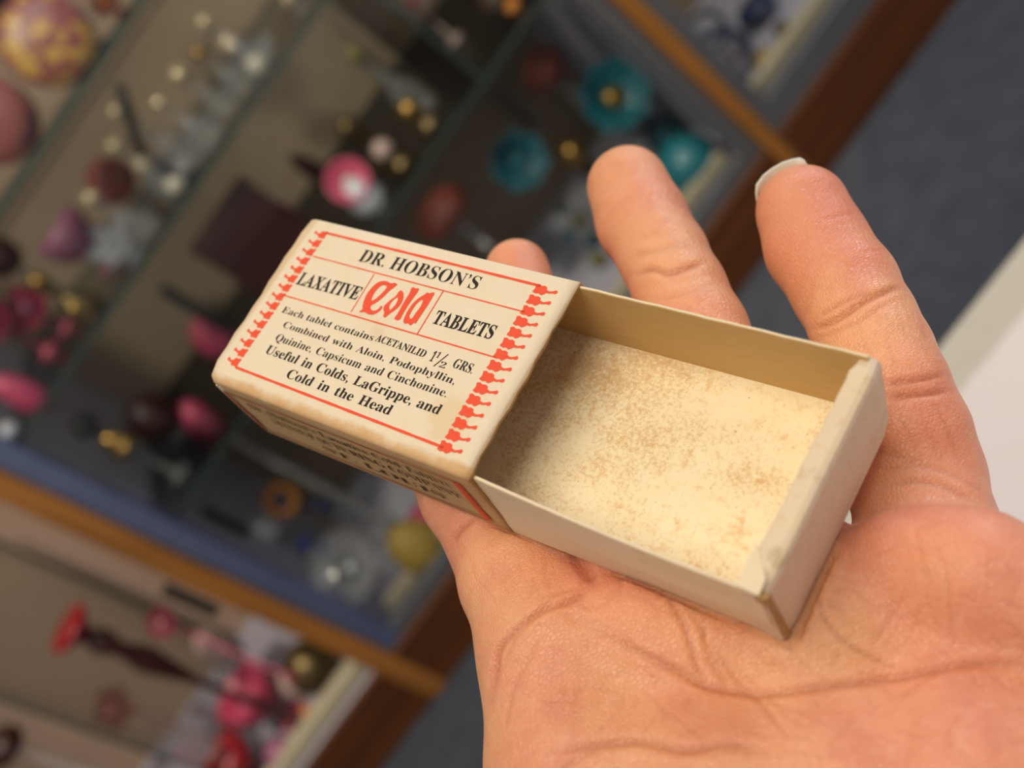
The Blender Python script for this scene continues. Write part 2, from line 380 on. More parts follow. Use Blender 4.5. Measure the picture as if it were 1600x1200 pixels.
# shelf 1: crystal bottles
bt = [(320, 35, 14, 'round stoppered crystal bottle nearest the top edge of the photo'), (358, 68, 17, 'crystal bottle with the larger bright stopper below the topmost one'),
      (312, 83, 11, 'crystal bottle with an amber-tinted stopper, left of the brightest pair'), (282, 118, 16, 'crystal bottle with bright stopper in the middle of the upper row'),
      (250, 162, 12, 'crystal bottle with a dull stopper right of the black clip'), (183, 175, 13, 'leftmost crystal bottle, just left of the black clip'),
      (181, 229, 14, 'crystal bottle at the lower end of the black clip'), (222, 258, 15, 'crystal bottle above the brick red ball'),
      (144, 310, 15, 'crystal bottle between the brick red ball and mauve cup'), (478, 18, 12, 'crystal bottle at the right end of the second shelf')]
for i, (u, v, r, l) in enumerate(bt): bottle(u, v, 1.26 + .012 * (i % 4), r, 1, l, stop=M_gold if i == 2 else M_bead)
for (u, v, y, l) in ((405, 104, 1.26, 'bright clear glass slipper lying at the front of the second shelf'), (272, 288, 1.25, 'bright clear glass slipper resting above the dark red box')):
    p, z, h = base_of(u, v, y, 1); t = empty('glass_slipper', (p[0], y, z), (0, 0, .2)); tag(t, l, 'ornament')
    lathe('toe', ball_prof(.011, 0), M_pearl, t, n=14)
    bm = lathe_bm([(.003, 0), (.009, .004), (.010, .02), (.006, .034)], 12, off=(.006, 0, .008), rot=Matrix.Rotation(1.2, 3, 'Y')); bm_obj('heel', bm, M_crystal, t, True)
p, z, h = base_of(202, 190, 1.25, 1); t = empty('hair_clip', (p[0], 1.25, z)); tag(t, 'black slanting hair clip standing among the crystal bottles', 'hair clip')
tube('clip_bar', [(.028, 0, h + .03), (.012, 0, h + .012), (.004, 0, h), (-.010, 0, h - .012), (-.022, 0, h - .03)], .006, M_black, t)
tube('clip_foot', [(-.022, 0, h - .03), (-.024, 0, 0)], .004, M_black, t); tube('clip_base', [(-.04, 0, .004), (0, 0, .004)], .004, M_black, t)
egg(172, 282, 1.30, 38, 38, 1, M_rust, 'brick red ball on the second shelf above the mauve cup', 'red_ball', 'ornament')
goblet(108, 372, 1.27, 44, 1, M_mauve, 'mauve cup with a pink rim on the second shelf', 'mauve_cup', 'cup', 1.05)
flower(182, 384, 1.29, 40, 1, M_white, M_crystal, 'whitish glass flower right of the mauve cup', petals=5, cup=1.6)
bottle(60, 440, 1.27, 16, 1, 'brass bottle with bright stopper left of the pink blossoms', M_goldd, M_gold, nm='brass_bottle')
bottle(142, 495, 1.26, 13, 1, 'brass bottle at the lower end of the second shelf', M_goldd, M_gold, nm='brass_bottle')
egg(-4, 400, 1.30, 32, 36, 1, M_dred, 'dark red ornament at the left edge above the pink blossoms', 'dark_red_ornament')
flower(50, 482, 1.28, 42, 1, M_pink, M_mauve, 'deep pink blossom below the left brass bottle', open_=.8)
flower(-5, 505, 1.27, 40, 1, M_pink, M_dred, 'pink blossom cut by the left edge of the photo')
egg(34, 615, 1.245, 24, 50, 1, M_pink, 'long pink egg leaning at the left edge of the photo', 'pink_egg', rot=.0)
egg(18, 680, 1.245, 20, 16, 1, M_white, 'little white ball beneath the long pink egg', 'white_ball')
# shelf 2: red group
p, z, h = base_of(365, 345, 1.30, 2); t = empty('lacquer_box', (p[0], 1.30, z), (0, 0, .1)); tag(t, 'dark red lacquer box left of the bright red roses', 'box')
box('box_body', (-.06, -.02, 0), (.05, .02, h + .012), M_dred, t, .003); box('box_lid', (-.062, -.022, h + .012), (.052, .022, h + .022), M_dred, t, .003)
egg(438, 355, 1.27, 34, 44, 2, M_red, 'bright red pomegranate ornament just above the sleeve of the pill box', 'red_pomegranate', rot=.6)
egg(484, 262, 1.30, 15, 38, 2, M_dred, 'dark red upright petal left of the pink-red ring dish', 'red_petal', rot=-.1)
dish(543, 282, 1.26, 36, 2, M_pink, 'pink-red ring dish with a pale middle on the third shelf', 0, 'ring_dish', .4, .1, .5, inner=M_blush)
egg(590, 322, 1.29, 28, 34, 2, M_white, 'white porcelain egg right of the pink-red ring dish', 'porcelain_egg')
bottle(612, 245, 1.28, 17, 2, 'squat bottle with a blush white stopper above the ring dish', M_goldd, M_blush, nm='squat_bottle')
bottle(668, 193, 1.28, 18, 2, 'squat brass bottle with the bright gold stopper, third shelf', M_goldd, M_gold, nm='squat_bottle')
bottle(545, 200, 1.31, 20, 2, 'dark brass bottle behind the bright gold one', M_goldd, M_goldd, nm='squat_bottle')
bottle(556, 85, 1.33, 14, 2, 'grey glass bottle standing high on the third shelf', M_crystal, M_olive)
flower(648, 8, 1.30, 30, 2, M_blush, M_pink, 'blush pink flower at the top edge right of the crystal bottles')
egg(792, 8, 1.33, 34, 26, 2, M_brown, 'dark brown ornament at the top edge of the photo', 'brown_ornament')
egg(805, 12, 1.29, 14, 10, 2, M_orange, 'small tan knob before the dark brown ornament', 'tan_knob')
egg(332, 526, 1.29, 30, 38, 2, M_pink, 'rose pink egg just left of the pill box sleeve', 'pink_egg')
# bottom of the middle bay
bell(176, 688, 1.29, 26, Z(-.37) if False else 2, 'brass hand bell with a black tufted handle')
egg(312, 658, 1.26, 26, 42, 3, M_pink, 'long rose pink egg beneath the pill box sleeve, on a tall stand', 'pink_egg', rot=.35)
egg(235, 650, 1.5, 40, 40, 2, M_dred, 'dark red ornament behind the brass bell', 'dark_red_ornament')
dish(962, 148, 1.36, 56, 3, M_teal, 'large fluted teal dish with a gold boss, upper right of the middle bay', 9, depth=.5, tilt=.4, inner=M_gold)
dish(812, 252, 1.34, 46, 3, M_teald, 'smaller dark teal fluted dish left of the big one', 7, depth=.5, tilt=.35, inner=M_teal)
egg(1082, 262, 1.30, 50, 44, 3, M_teal, 'smooth teal bowl in the lower right corner of the middle bay', 'teal_bowl', 'bowl')
egg(1040, 215, 1.36, 30, 40, 3, M_teald, 'dark teal ornament between the large dish and the teal bowl', 'teal_ornament')
bottle(893, 240, 1.30, 21, 3, 'gold-stoppered bottle between the two fluted teal dishes', M_goldd, M_gold, nm='gold_bottle')
egg(850, 108, 1.60, 38, 30, 3, M_rust, 'faded rust ornament at the back above the teal dishes', 'rust_ornament')
egg(690, 330, 1.42, 50, 30, 3, M_rust, 'faded rust ornament above the middle of the pill box', 'rust_ornament')
for i, (u, v) in enumerate(((880, 325), (905, 345), (925, 375), (935, 405), (890, 370))):
    egg(u, v, 1.30 + .01 * i, 11 + 2 * (i % 2), 11, 3, M_teald if i % 2 == 0 else M_olive, ['dark teal bead left of the middle fingertip', 'olive bead beside the middle finger', 'dark teal bead beside the middle finger', 'olive bead lowest beside the middle finger', 'dark teal bead nearest the pill box'][i], 'bead', 'bead')
ringlet(440, 782, 1.28, 22, 3, M_orange, 'orange-gold ring below the pill box sleeve', .32, 'gold_ring', 'ring')
egg(502, 790, 1.26, 15, 15, 3, M_navy, 'cobalt bead right of the orange-gold ring', 'blue_bead', 'bead')
egg(412, 832, 1.26, 26, 26, 3, M_white, 'clear glass ball beneath the orange-gold ring', 'glass_ball')
for i, (u, v, l) in enumerate(((476, 850, 'left blue glass stone on the oval dish'), (510, 855, 'right blue glass stone on the oval dish'))):
    egg(u, v, 1.245, 12, 10, 3, M_blue, l, 'glass_stone', 'stone')
egg(490, 878, 1.235, 14, 12, 3, M_pearl, 'pearl below the two blue glass stones', 'pearl', 'bead')
dish(535, 888, 1.25, 62, 3, M_crystal, 'oval clear glass dish with a pale rim', 0, 'oval_dish', .25, 0, .9, inner=M_metal, sx=1.0)
egg(612, 935, 1.235, 13, 12, 3, M_pearl, 'pearl in the bottom corner next to the hand', 'pearl', 'bead')
egg(655, 855, 1.27, 42, 52, 3, M_yel, 'ochre yellow pouch beside the base of the hand', 'yellow_pouch', 'pouch')
egg(655, 812, 1.28, 30, 14, 3, M_pink, 'flat pink ornament between yellow pouch and sleeve', 'pink_ornament')
# left bay
p, z, h = base_of(118, 985, 1.27, 3); t = empty('trumpet_vase', (p[0], 1.27, z)); tag(t, 'tall red trumpet vase with a flared lip in the lower left bay', 'vase'); m_ = mpp(118, 985, 1.27)
lathe('vase_body', [(30 * m_, 0), (28 * m_, .008), (8 * m_, .02), (7 * m_, h * .5), (16 * m_, h * .62), (22 * m_, h * .72), (12 * m_, h * .82), (22 * m_, h * .90), (13 * m_, h * .95)], M_dred, t, n=28)
lathe('flared_lip', [(13 * m_, h * .95), (20 * m_, h * .98), (42 * m_, h * 1.02), (40 * m_, h * 1.035), (10 * m_, h * .99)], M_red, t, n=32)
flower(256, 972, 1.27, 26, 3, M_pink, M_blush, 'pink blossom left of the oval hand mirror', fit=False)
t = ringlet(332, 1012, 1.26, 36, 3, M_goldd, 'thin-rimmed oval hand mirror with blush pink glass', .07, 'oval_mirror', 'mirror', sx=.75)
r = 34 * mpp(332, 1012, t.location[1]); hh = max(base_of(332, 1012, t.location[1], 3)[2], r)
bm_obj('mirror_glass', lathe_bm([(r * .98, -.001), (r * .98, .001)], 30, off=(0, 0, hh), rot=face_rot(.4), sx=.75), M_blush, t)
flower(186, 1100, 1.31, 36, 3, M_red, M_pink, 'crimson star-shaped flower below the red vase', petals=5)
bottle(310, 1108, 1.23, 11, 3, 'slim crimson bottle left of the big crimson cup', M_red, M_red, nm='red_bottle')
goblet(392, 1090, 1.26, 48, 3, M_pink, 'big crimson cup with a rounded bowl', 'crimson_cup', 'cup')
goblet(362, 1192, 1.25, 42, 3, M_red, 'crimson bowl at the bottom edge of the photo', 'crimson_bowl', 'bowl')
egg(462, 1068, 1.28, 24, 30, 3, M_blush, 'pale pink shell right of the crimson cup', 'pink_shell')
egg(478, 1112, 1.25, 12, 9, 3, M_orange, 'small orange knob by the cream lip', 'orange_knob')
egg(520, 1055, 1.32, 44, 40, 3, M_goldd, 'dark bronze bowl in the right corner of the lower left bay', 'bronze_bowl', 'bowl')
egg(435, 1175, 1.245, 26, 22, 3, M_mauve, 'mauve ornament at the bottom edge of the photo', 'mauve_ornament')
egg(5, 1165, 1.28, 34, 26, 3, M_dred, 'dark red ornament in the bottom left corner of the photo', 'dark_red_ornament')
# right bay
ringlet(1130, 92, 1.30, 42, 3, M_navy, 'navy bangle in the upper right bay', .2)
ringlet(1105, 50, 1.36, 30, 3, M_black, 'black bangle behind the navy one', .16)
egg(1180, 12, 1.33, 34, 16, 3, M_navy, 'navy brooch at the top edge in the right bay', 'navy_brooch', 'brooch')
egg(1228, 52, 1.30, 16, 26, 3, M_goldd, 'dark bronze charm in the right bay', 'bronze_charm', 'charm')
egg(1160, 145, 1.26, 24, 12, 3, M_metalb, 'lavender grey stone below the navy bangle', 'grey_stone', 'stone')
egg(1195, 92, 1.29, 20, 16, 3, M_yel, 'small beige shell right of the navy bangle', 'beige_shell', 'shell')
egg(1308, 8, 1.25, 16, 12, 3, M_mauve, 'lavender bead at the right end of the bay', 'lavender_bead', 'bead')

# ------------------------------------------------------------------ the pill box (metres; local frame: x length, y width, z up out of the label)
RB = np.array([[0.80453339, 0.47842685, -0.35190024], [-0.2531172, 0.8122237, 0.5255705], [0.53726875, -0.33376701, 0.77455915]])
TB = np.array([-1.479, .0383, -4.9334]) * .032
Wb = M2 @ RB; Ob = M2 @ TB + CAM
pb = empty('pill_box'); pb.matrix_world = Matrix([list(Wb[i]) + [Ob[i]] for i in range(3)] + [[0, 0, 0, 1]])
tag(pb, 'small cream cardboard pill box, half open, resting on the palm', 'box')
def hit(u, v, ax=2, val=0.0):           # pixel -> point of the box's face plane, in mm
    d = RB.T @ np.array([(u - 800) / F, (600 - v) / F, -1]); o = -RB.T @ TB * 1000
    kk = (val - o[ax]) / d[ax]; return o + kk * d
mm = .001
# paper
k = NT('aged_label_paper'); X, Y, Zc = k.sep()
base = k.mix(k.noise(240, 5, .6), srgb((224, 204, 170)), srgb((232, 214, 182)))
base = k.mix(k.math('MULTIPLY', k.ramp(k.noise(90, 3), .55, .75), .35), base, srgb((206, 170, 120)))
n1 = k.noise(170, 5, .65)
edge = k.math('SUBTRACT', k.ramp(Y, 3.6 * mm, .2 * mm), k.math('MULTIPLY', k.math('SUBTRACT', 1.0, n1), 1.15))
base = k.mix(k.math('MULTIPLY', k.ramp(edge, -.05, .5), .7), base, srgb((196, 140, 66)))
rim = k.math('SUBTRACT', k.ramp(X, 50.4 * mm, 52 * mm), k.math('MULTIPLY', n1, .6))
base = k.mix(k.math('MULTIPLY', k.ramp(rim, .1, .6), .6), base, srgb((190, 148, 92)))
lim = k.math('SUBTRACT', k.ramp(X, 2.2 * mm, -.8 * mm), k.math('MULTIPLY', n1, .6))
base = k.mix(k.math('MULTIPLY', k.ramp(lim, .05, .5), .5), base, srgb((206, 168, 108)))
s0 = hit(700, 655); st = k.ramp(k.math('ADD', k.dist(tuple(s0 * mm)), k.math('MULTIPLY', k.noise(300), .004)), .0064, .0042)
base = k.mix(k.math('MULTIPLY', st, .35), base, srgb((212, 170, 96)))
side = k.ramp(Zc, -1.2 * mm, -2.6 * mm)
base = k.mix(k.math('MULTIPLY', side, .75), base, k.mix(n1, srgb((176, 136, 82)), srgb((214, 182, 132))))
k.col(base); k.rough(.75); k.b.inputs['Specular IOR Level'].default_value = .25
k.bump(k.noise(1300, 4, .6), .6, .0001); M_label = k.m
k = NT('raw_cardboard'); k.col(k.mix(k.noise(900), srgb((150, 112, 66)), srgb((190, 152, 98)))); k.rough(.9); M_card = k.m
k = NT('cream_tray_paper')
base = k.mix(k.noise(150, 4), srgb((224, 202, 164)), srgb((236, 216, 180)))
base = k.mix(k.math('MULTIPLY', k.ramp(k.noise(130, 5, .7), .56, .72), .35), base, srgb((206, 168, 112)))
s0 = hit(1222, 872); st = k.ramp(k.math('ADD', k.dist(tuple(s0 * mm)), k.math('MULTIPLY', k.noise(500), .004)), .0040, .0028)
base = k.mix(k.math('MULTIPLY', st, .75), base, srgb((176, 138, 86)))
k.col(base); k.rough(.8); k.b.inputs['Specular IOR Level'].default_value = .25; k.bump(k.noise(1100, 4), .3, .0001); M_tray = k.m
k = NT('worn_tray_end_paper')
base = k.mix(k.noise(150, 4), srgb((214, 190, 160)), srgb((226, 204, 174)))
wear = k.math('ADD', k.ramp(k.sep()[2], -3.2 * mm, -.8 * mm), k.math('MULTIPLY', k.noise(420, 4, .7), .5))
base = k.mix(k.math('MULTIPLY', k.ramp(wear, 1.1, 1.45), .55), base, srgb((232, 204, 150)))
base = k.mix(k.math('MULTIPLY', k.ramp(k.noise(520, 4, .7), .56, .66), .3), base, srgb((190, 140, 80)))
base = k.mix(k.math('MULTIPLY', st, 0.0), base, base)
d0 = k.ramp(k.math('ADD', k.dist(tuple(s0 * mm)), k.math('MULTIPLY', k.noise(500), .004)), .0040, .0028)
base = k.mix(k.math('MULTIPLY', d0, .8), base, srgb((160, 122, 74)))
k.col(base); k.rough(.75); k.bump(k.noise(900, 4), .4, .0001); M_tend = k.m
k = NT('kraft_board'); mp = k.n('ShaderNodeMapping'); mp.inputs['Scale'].default_value = (200, 1200, 1200); k.l(k.co, mp.inputs[0])
base = k.mix(k.noise(1, 4, .6, mp.outputs[0]), srgb((192, 152, 92)), srgb((212, 174, 112)))
base = k.mix(k.math('MULTIPLY', k.ramp(k.noise(1.0, 2, .5, mp.outputs[0]), .72, .8), .5), base, srgb((110, 84, 50)))
k.col(base); k.rough(.7); k.bump(k.noise(900, 4), .3, .0001); M_kraft = k.m
k = NT('foxed_floor_paper'); X, Y, Zc = k.sep()
base = k.mix(k.noise(200, 4), srgb((244, 224, 178)), srgb((250, 234, 194)))
dens = k.math('ADD', k.math('MULTIPLY', k.noise(110, 3, .6), .9), k.math('MULTIPLY', k.ramp(k.dist(tuple(hit(925, 625, 2, -12.8) * mm)), .026, .002), .16))
spk = k.math('ADD', k.math('MULTIPLY', k.noise(1900, 4, .75), .8), k.math('MULTIPLY', dens, .62))
base = k.mix(k.math('MULTIPLY', k.ramp(spk, .64, .92), .55), base, srgb((196, 136, 58)))
base = k.mix(k.math('MULTIPLY', k.ramp(k.noise(420, 5, .75), .52, .72), .5), base, srgb((214, 150, 62)))
base = k.mix(k.math('MULTIPLY', k.ramp(k.noise(2300, 2, .5), .74, .78), .7), base, srgb((96, 66, 34)))
k.col(base); k.rough(.8); k.b.inputs['Specular IOR Level'].default_value = .2; k.bump(k.noise(1300, 4), .3, .0001); M_foxed = k.m
M_ink_b = plain('black_ink', (52, 44, 38), .7, spec=.2, var=.25, scale=1500)
M_ink_r = plain('red_ink', (240, 88, 56), .65, spec=.2, var=.06, scale=900)
M_ink_rs = plain('faded_red_ink', (196, 96, 52), .7, spec=.2, var=.15, scale=900)
M_ink_bs = plain('faded_black_ink', (92, 72, 42), .7, spec=.2, var=.15, scale=900)

# sleeve: rounded rectangular tube, slightly skewed at its left end
def sleeve_x(s, y):   # s 0..1 along the length
    x0 = .6 - 1.9 * y / 32 ; x1 = 51.9 - .3 * y / 32
    e = max(0, 1 - min(abs(y - 0), abs(y - 32)) / 1.6)
    x0 += 1.3 * e * e
    return x0 + (x1 - x0) * s
def rrect(y0, y1, z0, z1, r, n=5):
    P = []
    for cy, cz_, a0 in ((y1 - r, z1 - r, 0), (y0 + r, z1 - r, 90), (y0 + r, z0 + r, 180), (y1 - r, z0 + r, 270)):
        for i in range(n + 1):
            a = math.radians(a0 + 90 * i / n); P.append((cy + r * math.cos(a), cz_ + r * math.sin(a)))
    # subdivide the long sides
    out = []
    for a, b in zip(P, P[1:] + P[:1]):
        L = math.dist(a, b); m = max(1, int(L / 2.5))
        for j in range(m): out.append((a[0] + (b[0] - a[0]) * j / m, a[1] + (b[1] - a[1]) * j / m))
    return out
outer = rrect(-.15, 32.1, -16.9, 0, .8); 
verts, faces, mi = [], [], []
cy_, cz_ = 16, -8.45
inner = [(cy_ + (y - cy_) * (1 - .55 / 16.1), cz_ + (z - cz_) * (1 - .55 / 8.45)) for y, z in outer]
NS, NP = 26, len(outer)
for ring in (outer, inner):
    for i in range(NS + 1):
        s = i / NS
        for (y, z) in ring:
            wob = .10 * math.sin(s * 9 + y * .2) + .08 * math.sin(s * 23 + z)
            sag = -.25 * math.sin(math.pi * s) * 0
            yy = y + (wob if abs(z + 8) < 7 else 0) * .8
            endw = (.12 * math.sin(y * 1.3) + .1 * math.sin(y * 2.9 + z)) * (1 if i in (0, NS) else 0)
            verts.append(((sleeve_x(s, min(max(y, 0), 32)) + endw) * mm, yy * mm, (z + sag) * mm))
o2 = (NS + 1) * NP
for i in range(NS):
    for j in range(NP):
        a, b = i * NP + j, i * NP + (j + 1) % NP; c, d = a + NP, b + NP
        faces.append((a, b, d, c)); mi.append(0); faces.append((o2 + a, o2 + c, o2 + d, o2 + b)); mi.append(1)
for i, fl_ in ((0, 0), (NS, 1)):
    for j in range(NP):
        a, b = i * NP + j, i * NP + (j + 1) % NP
        faces.append((a, o2 + a, o2 + b, b) if not fl_ else (a, b, o2 + b, o2 + a)); mi.append(1)
sl = mesh_obj('sleeve', verts, faces, None, pb, True, [M_label, M_card], mi); sl['label'] = 'cream printed sleeve with worn brown edges'
bpy.context.view_layer.update()

# tray
tr = mesh_obj('tray', [], [], M_tray, pb)
def loft(name, secs, mat, par, closed=True, mats=None, mif=None, smooth=False):
    """secs: list of equal-length cross sections (mm points)"""
    V = [tuple(c * mm for c in p) for s in secs for p in s]; n = len(secs[0]); Fc = []
    for i in range(len(secs) - 1):
        for j in range(n):
            a, b = i * n + j, i * n + (j + 1) % n; Fc.append((a, b, b + n, a + n))
    Fc.append(tuple(range(n))[::-1]); Fc.append(tuple(range((len(secs) - 1) * n, len(secs) * n)))
    o = mesh_obj(name, V, Fc, mat, par, smooth, mats)
    if mif:
        for p in o.data.polygons: p.material_index = mif(p)
    bm = bmesh.new(); bm.from_mesh(o.data); bmesh.ops.recalc_face_normals(bm, faces=bm.faces[:]); bm.to_mesh(o.data); bm.free()
    return o
NX = 40
xs = [3 + (89.6 - 3) * i / NX for i in range(NX + 1)]
# the base: floor board becomes the mesh of the tray itself
V = []; Fc = []
def fb(x, z): return [(x, .9, z), (x, 31.0, z)]
secs = [[(x, .9, -16.4), (x, 31.2, -16.4), (x, 30.9, -12.8), (x, 1.2, -12.8)] for x in xs]
V = [tuple(c * mm for c in p) for s in secs for p in s]
for i in range(NX):
    for j in range(4):
        a, b = i * 4 + j, i * 4 + (j + 1) % 4; Fc.append((a, a + 4, b + 4, b))
Fc += [(0, 1, 2, 3), tuple(range(NX * 4, NX * 4 + 4))[::-1]]
tr.data.from_pydata(V, [], Fc)
tr.data.materials.clear(); tr.data.materials.append(M_foxed)
bm = bmesh.new(); bm.from_mesh(tr.data); bmesh.ops.recalc_face_normals(bm, faces=bm.faces[:]); bm.to_mesh(tr.data); bm.free()
tr['label'] = 'open tray, its floor speckled brown'
def fy(x):   # outer face of the front wall bulges a little
    t = max(0, (x - 52) / 40); return .45 - .75 * t - .5 * math.sin(math.pi * min(1, max(0, t))) * .6
def ftop(x):
    t = max(0, (x - 52) / 40); return -.75 - .25 * math.sin(math.pi * t) + .05 * math.sin(x * 1.7) + .05 * math.sin(x * 4.1)
secs = []
for x in [3 + (91.3 - 3) * i / 60 for i in range(61)]:
    t = max(0, (x - 52) / 40); yo = fy(x); zt = ftop(x); yb = .0 + .55 * t
    secs.append([(x, yb, -16.5), (x, yo - .12, -9), (x, yo + .02, zt - .2), (x, yo + .12, zt), (x, yo + .42, zt), (x, yo + .52, zt - .2), (x, yo + .6, -9), (x, yb + 1.1, -12.6), (x, yb + .8, -16.4)])
loft('front_wall', secs, M_tray, tr)
secs = []
for x in [3 + (91.6 - 3) * i / 60 for i in range(61)]:
    zt = -.35 + .05 * math.sin(x * 1.3) + .04 * math.sin(x * 3.7)
    secs.append([(x, 32.0, -16.5), (x, 31.5, zt - .15), (x, 31.4, zt), (x, 31.1, zt), (x, 31.0, zt - .15), (x, 30.75, -12.8), (x, 31.1, -16.4)])
bw = loft('back_wall', secs, M_kraft, tr, mats=[M_tray, M_kraft])
for p in bw.data.polygons:
    if p.normal.y < -.5: p.material_index = 1
bw['label'] = 'bare tan board on its inner face'
def end_wall(name, xi, xo, flip=False):
    secs = []
    for i in range(25):
        t = i / 24; y = .2 + (31.6 - .2) * t
        if t < .02: y = -.35
        if i == 24: y = 31.75
        sk = 1.0 * t; r = .9 * (1 - min(1, min(i, 24 - i) / 2)) 
        n_ = .07 * math.sin(y * 1.9) + .05 * math.sin(y * 4.3)
        x0 = xi + sk * 1.3 + n_ + r * .3; x1 = xo + sk - r * .5
        dz = -r * .9
        secs.append([(x0, y, -12.9), (x0, y, -1.2 + dz), (x0 + .15, y, -.7 + dz), (x0 + .5, y, -.45 + dz), (x1 - .9, y, -.5 + dz), (x1 - .3, y, -.8 + dz), (x1, y, -1.5 + dz),
                     (x1 - .1, y + .2 * (1 - t) + .3 * t, -9), (x1 - .25, y + .5 * (1 - t) + .6 * t, -16.2), (x1 - .6, y + .5, -16.55), (x0 + 1, y + .5, -16.55)])
    return loft(name, secs, M_tend, tr, smooth=False)
ew = end_wall('end_wall', 88.9, 92.2); ew['label'] = 'thick folded end with a brown blot'
e2 = end_wall('end_wall', 1.6, 3.2)
# creased raw corner strip of the front right corner
secs = []
for i in range(13):
    t = i / 12; z = -1.2 - 15.0 * t; yy = -.42 + .9 * t
    secs.append([(90.7, yy, z), (91.6 + .08 * math.sin(i * 2.1), yy - .06, z), (92.15 - .2 * t, yy + .25, z), (92.2 - .2 * t, yy + .9, z), (91.0, yy + .9, z)])
cr = loft('corner_crease', secs, M_card, tr); cr['label'] = 'brown worn corner crease'
# flap folded over at the near end of the rim
fp = loft('corner_flap', [[(88.7, -.25, -.52), (91.4, -.38, -.62), (91.4, 1.6, -.50), (88.85, 5.2, -.40)], [(88.7, -.25, -.36), (91.4, -.38, -.46), (91.4, 1.6, -.36), (88.85, 5.2, -.30)]], M_tray, tr)

# ---- print on the sleeve: real flat shapes a hair above the paper
def mathserif(s):
    o = ''
    for ch in s:
        if 'A' <= ch <= 'Z': o += chr(0x1D400 + ord(ch) - 65)
        elif 'a' <= ch <= 'z': o += chr(0x1D41A + ord(ch) - 97)
        elif '0' <= ch <= '9': o += chr(0x1D7CE + ord(ch) - 48)
        elif ch == "'": o += '\u2019'
        else: o += ch
    return o
def text_mesh(s, offset=0, space=1.0, word=1.0):
    c = bpy.data.curves.new('lettering', 'FONT'); c.body = s; c.resolution_u = 3; c.offset = offset; c.space_character = space; c.space_word = word
    o = bpy.data.objects.new('tmp_lettering', c); C.collection.objects.link(o)
    dg = bpy.context.evaluated_depsgraph_get(); dg.update()
    m = bpy.data.meshes.new_from_object(o.evaluated_get(dg)); bpy.data.objects.remove(o); bpy.data.curves.remove(c)
    V = np.array([v.co[:] for v in m.vertices]); Fc = [tuple(p.vertices) for p in m.polygons]; bpy.data.meshes.remove(m)
    return V, Fc
CAPV, _ = text_mesh(mathserif('H')); CAPH = CAPV[:, 1].max()
def lay(name, V2, Fc, mat, face='top', label=None):
    if face == 'top': V = [(x * mm, y * mm, .045 * mm) for x, y in V2]
    else: V = [(x * mm, (-.15 - .04) * mm - side_bulge(x, z), z * mm) for x, z in V2]
    # orientation: make normals point out of the paper
    o = mesh_obj(name, V, Fc, mat, sl)
    if label: o['label'] = label
    return o
def side_bulge(x, z): return .16 * mm
def text(s, p0, p1, top, mat=M_ink_b, offset=-.004, space=1.0, word=1.0, name='lettering'):
    a, b, c = hit(*p0)[:2], hit(*p1)[:2], hit(*top)[:2]
    V, Fc = text_mesh(mathserif(s), offset, space, word); x0, x1 = V[:, 0].min(), V[:, 0].max()
    d = b - a; L = np.linalg.norm(d); d /= L; nn = np.array([-d[1], d[0]]); h = abs((c - a) @ nn)
    P = a + np.outer((V[:, 0] - x0) * L / (x1 - x0), d) + np.outer(V[:, 1] * h / CAPH, nn)
    return lay(name, P, Fc, mat, label='printed words ' + s if name == 'lettering' else None)
def line(p0, p1, wd, mat=M_ink_r, name='printed_rule'):
    a, b = hit(*p0)[:2], hit(*p1)[:2]; d = (b - a) / np.linalg.norm(b - a); nn = np.array([-d[1], d[0]]) * wd / 2
    N = 24; P = []
    for i in range(N + 1):
        q = a + (b - a) * i / N; j = nn * (1 + .12 * math.sin(i * 2.3)); P += [q - j, q + j]
    return lay(name, P, [(2 * i, 2 * i + 2, 2 * i + 3, 2 * i + 1) for i in range(N)], mat)
K = lambda x, y: (320 + x * .375, 330 + y * .375)
K4 = lambda x, y: (540 + x * .1625, 410 + y * .1625)
text("DR. HOBSON'S", K(637, 207), K(1128, 328), K(662, 158))
text('LAXATIVE', K(378, 303), K(630, 370), K(400, 252), offset=.004)
text('TABLETS', K4(822, 582), K4(1395, 740), K4(868, 455), offset=.006)
text('Each tablet contains', K(318, 421), K(696, 541), K(331, 396), offset=-.007)
text('ACETANILID', K4(280, 752), K4(752, 915), K4(315, 690), offset=-.0)
text('1', K4(800, 945), K4(832, 955), K4(838, 848), offset=-.0)
text('1', K4(862, 912), K4(893, 924), K4(893, 858), offset=-.012, name='fraction_digit')
line(K4(846, 1000), K4(990, 884), .16, M_ink_b, 'fraction_bar')
text('2', K4(893, 1005), K4(950, 1022), K4(922, 952), offset=-.01, name='fraction_digit')
text('GRS.', K4(1020, 1005), K4(1208, 1072), K4(1058, 918), offset=-.0)
text('Combined with Aloin, Podophyllin,', K(322, 483), K(1037, 722), K(334, 457), offset=-.007, word=1.3)
text('Quinine, Capsicum and Cinchonine.', K(290, 538), K(1003, 776), K(303, 508), offset=-.007, word=1.25)
text('Useful in Colds, LaGrippe, and', K(248, 590), K(972, 848), K(265, 555), offset=0, word=1.2)
text('Cold in the Head', K(335, 692), K(767, 850), K(352, 655), offset=0, word=1.5)
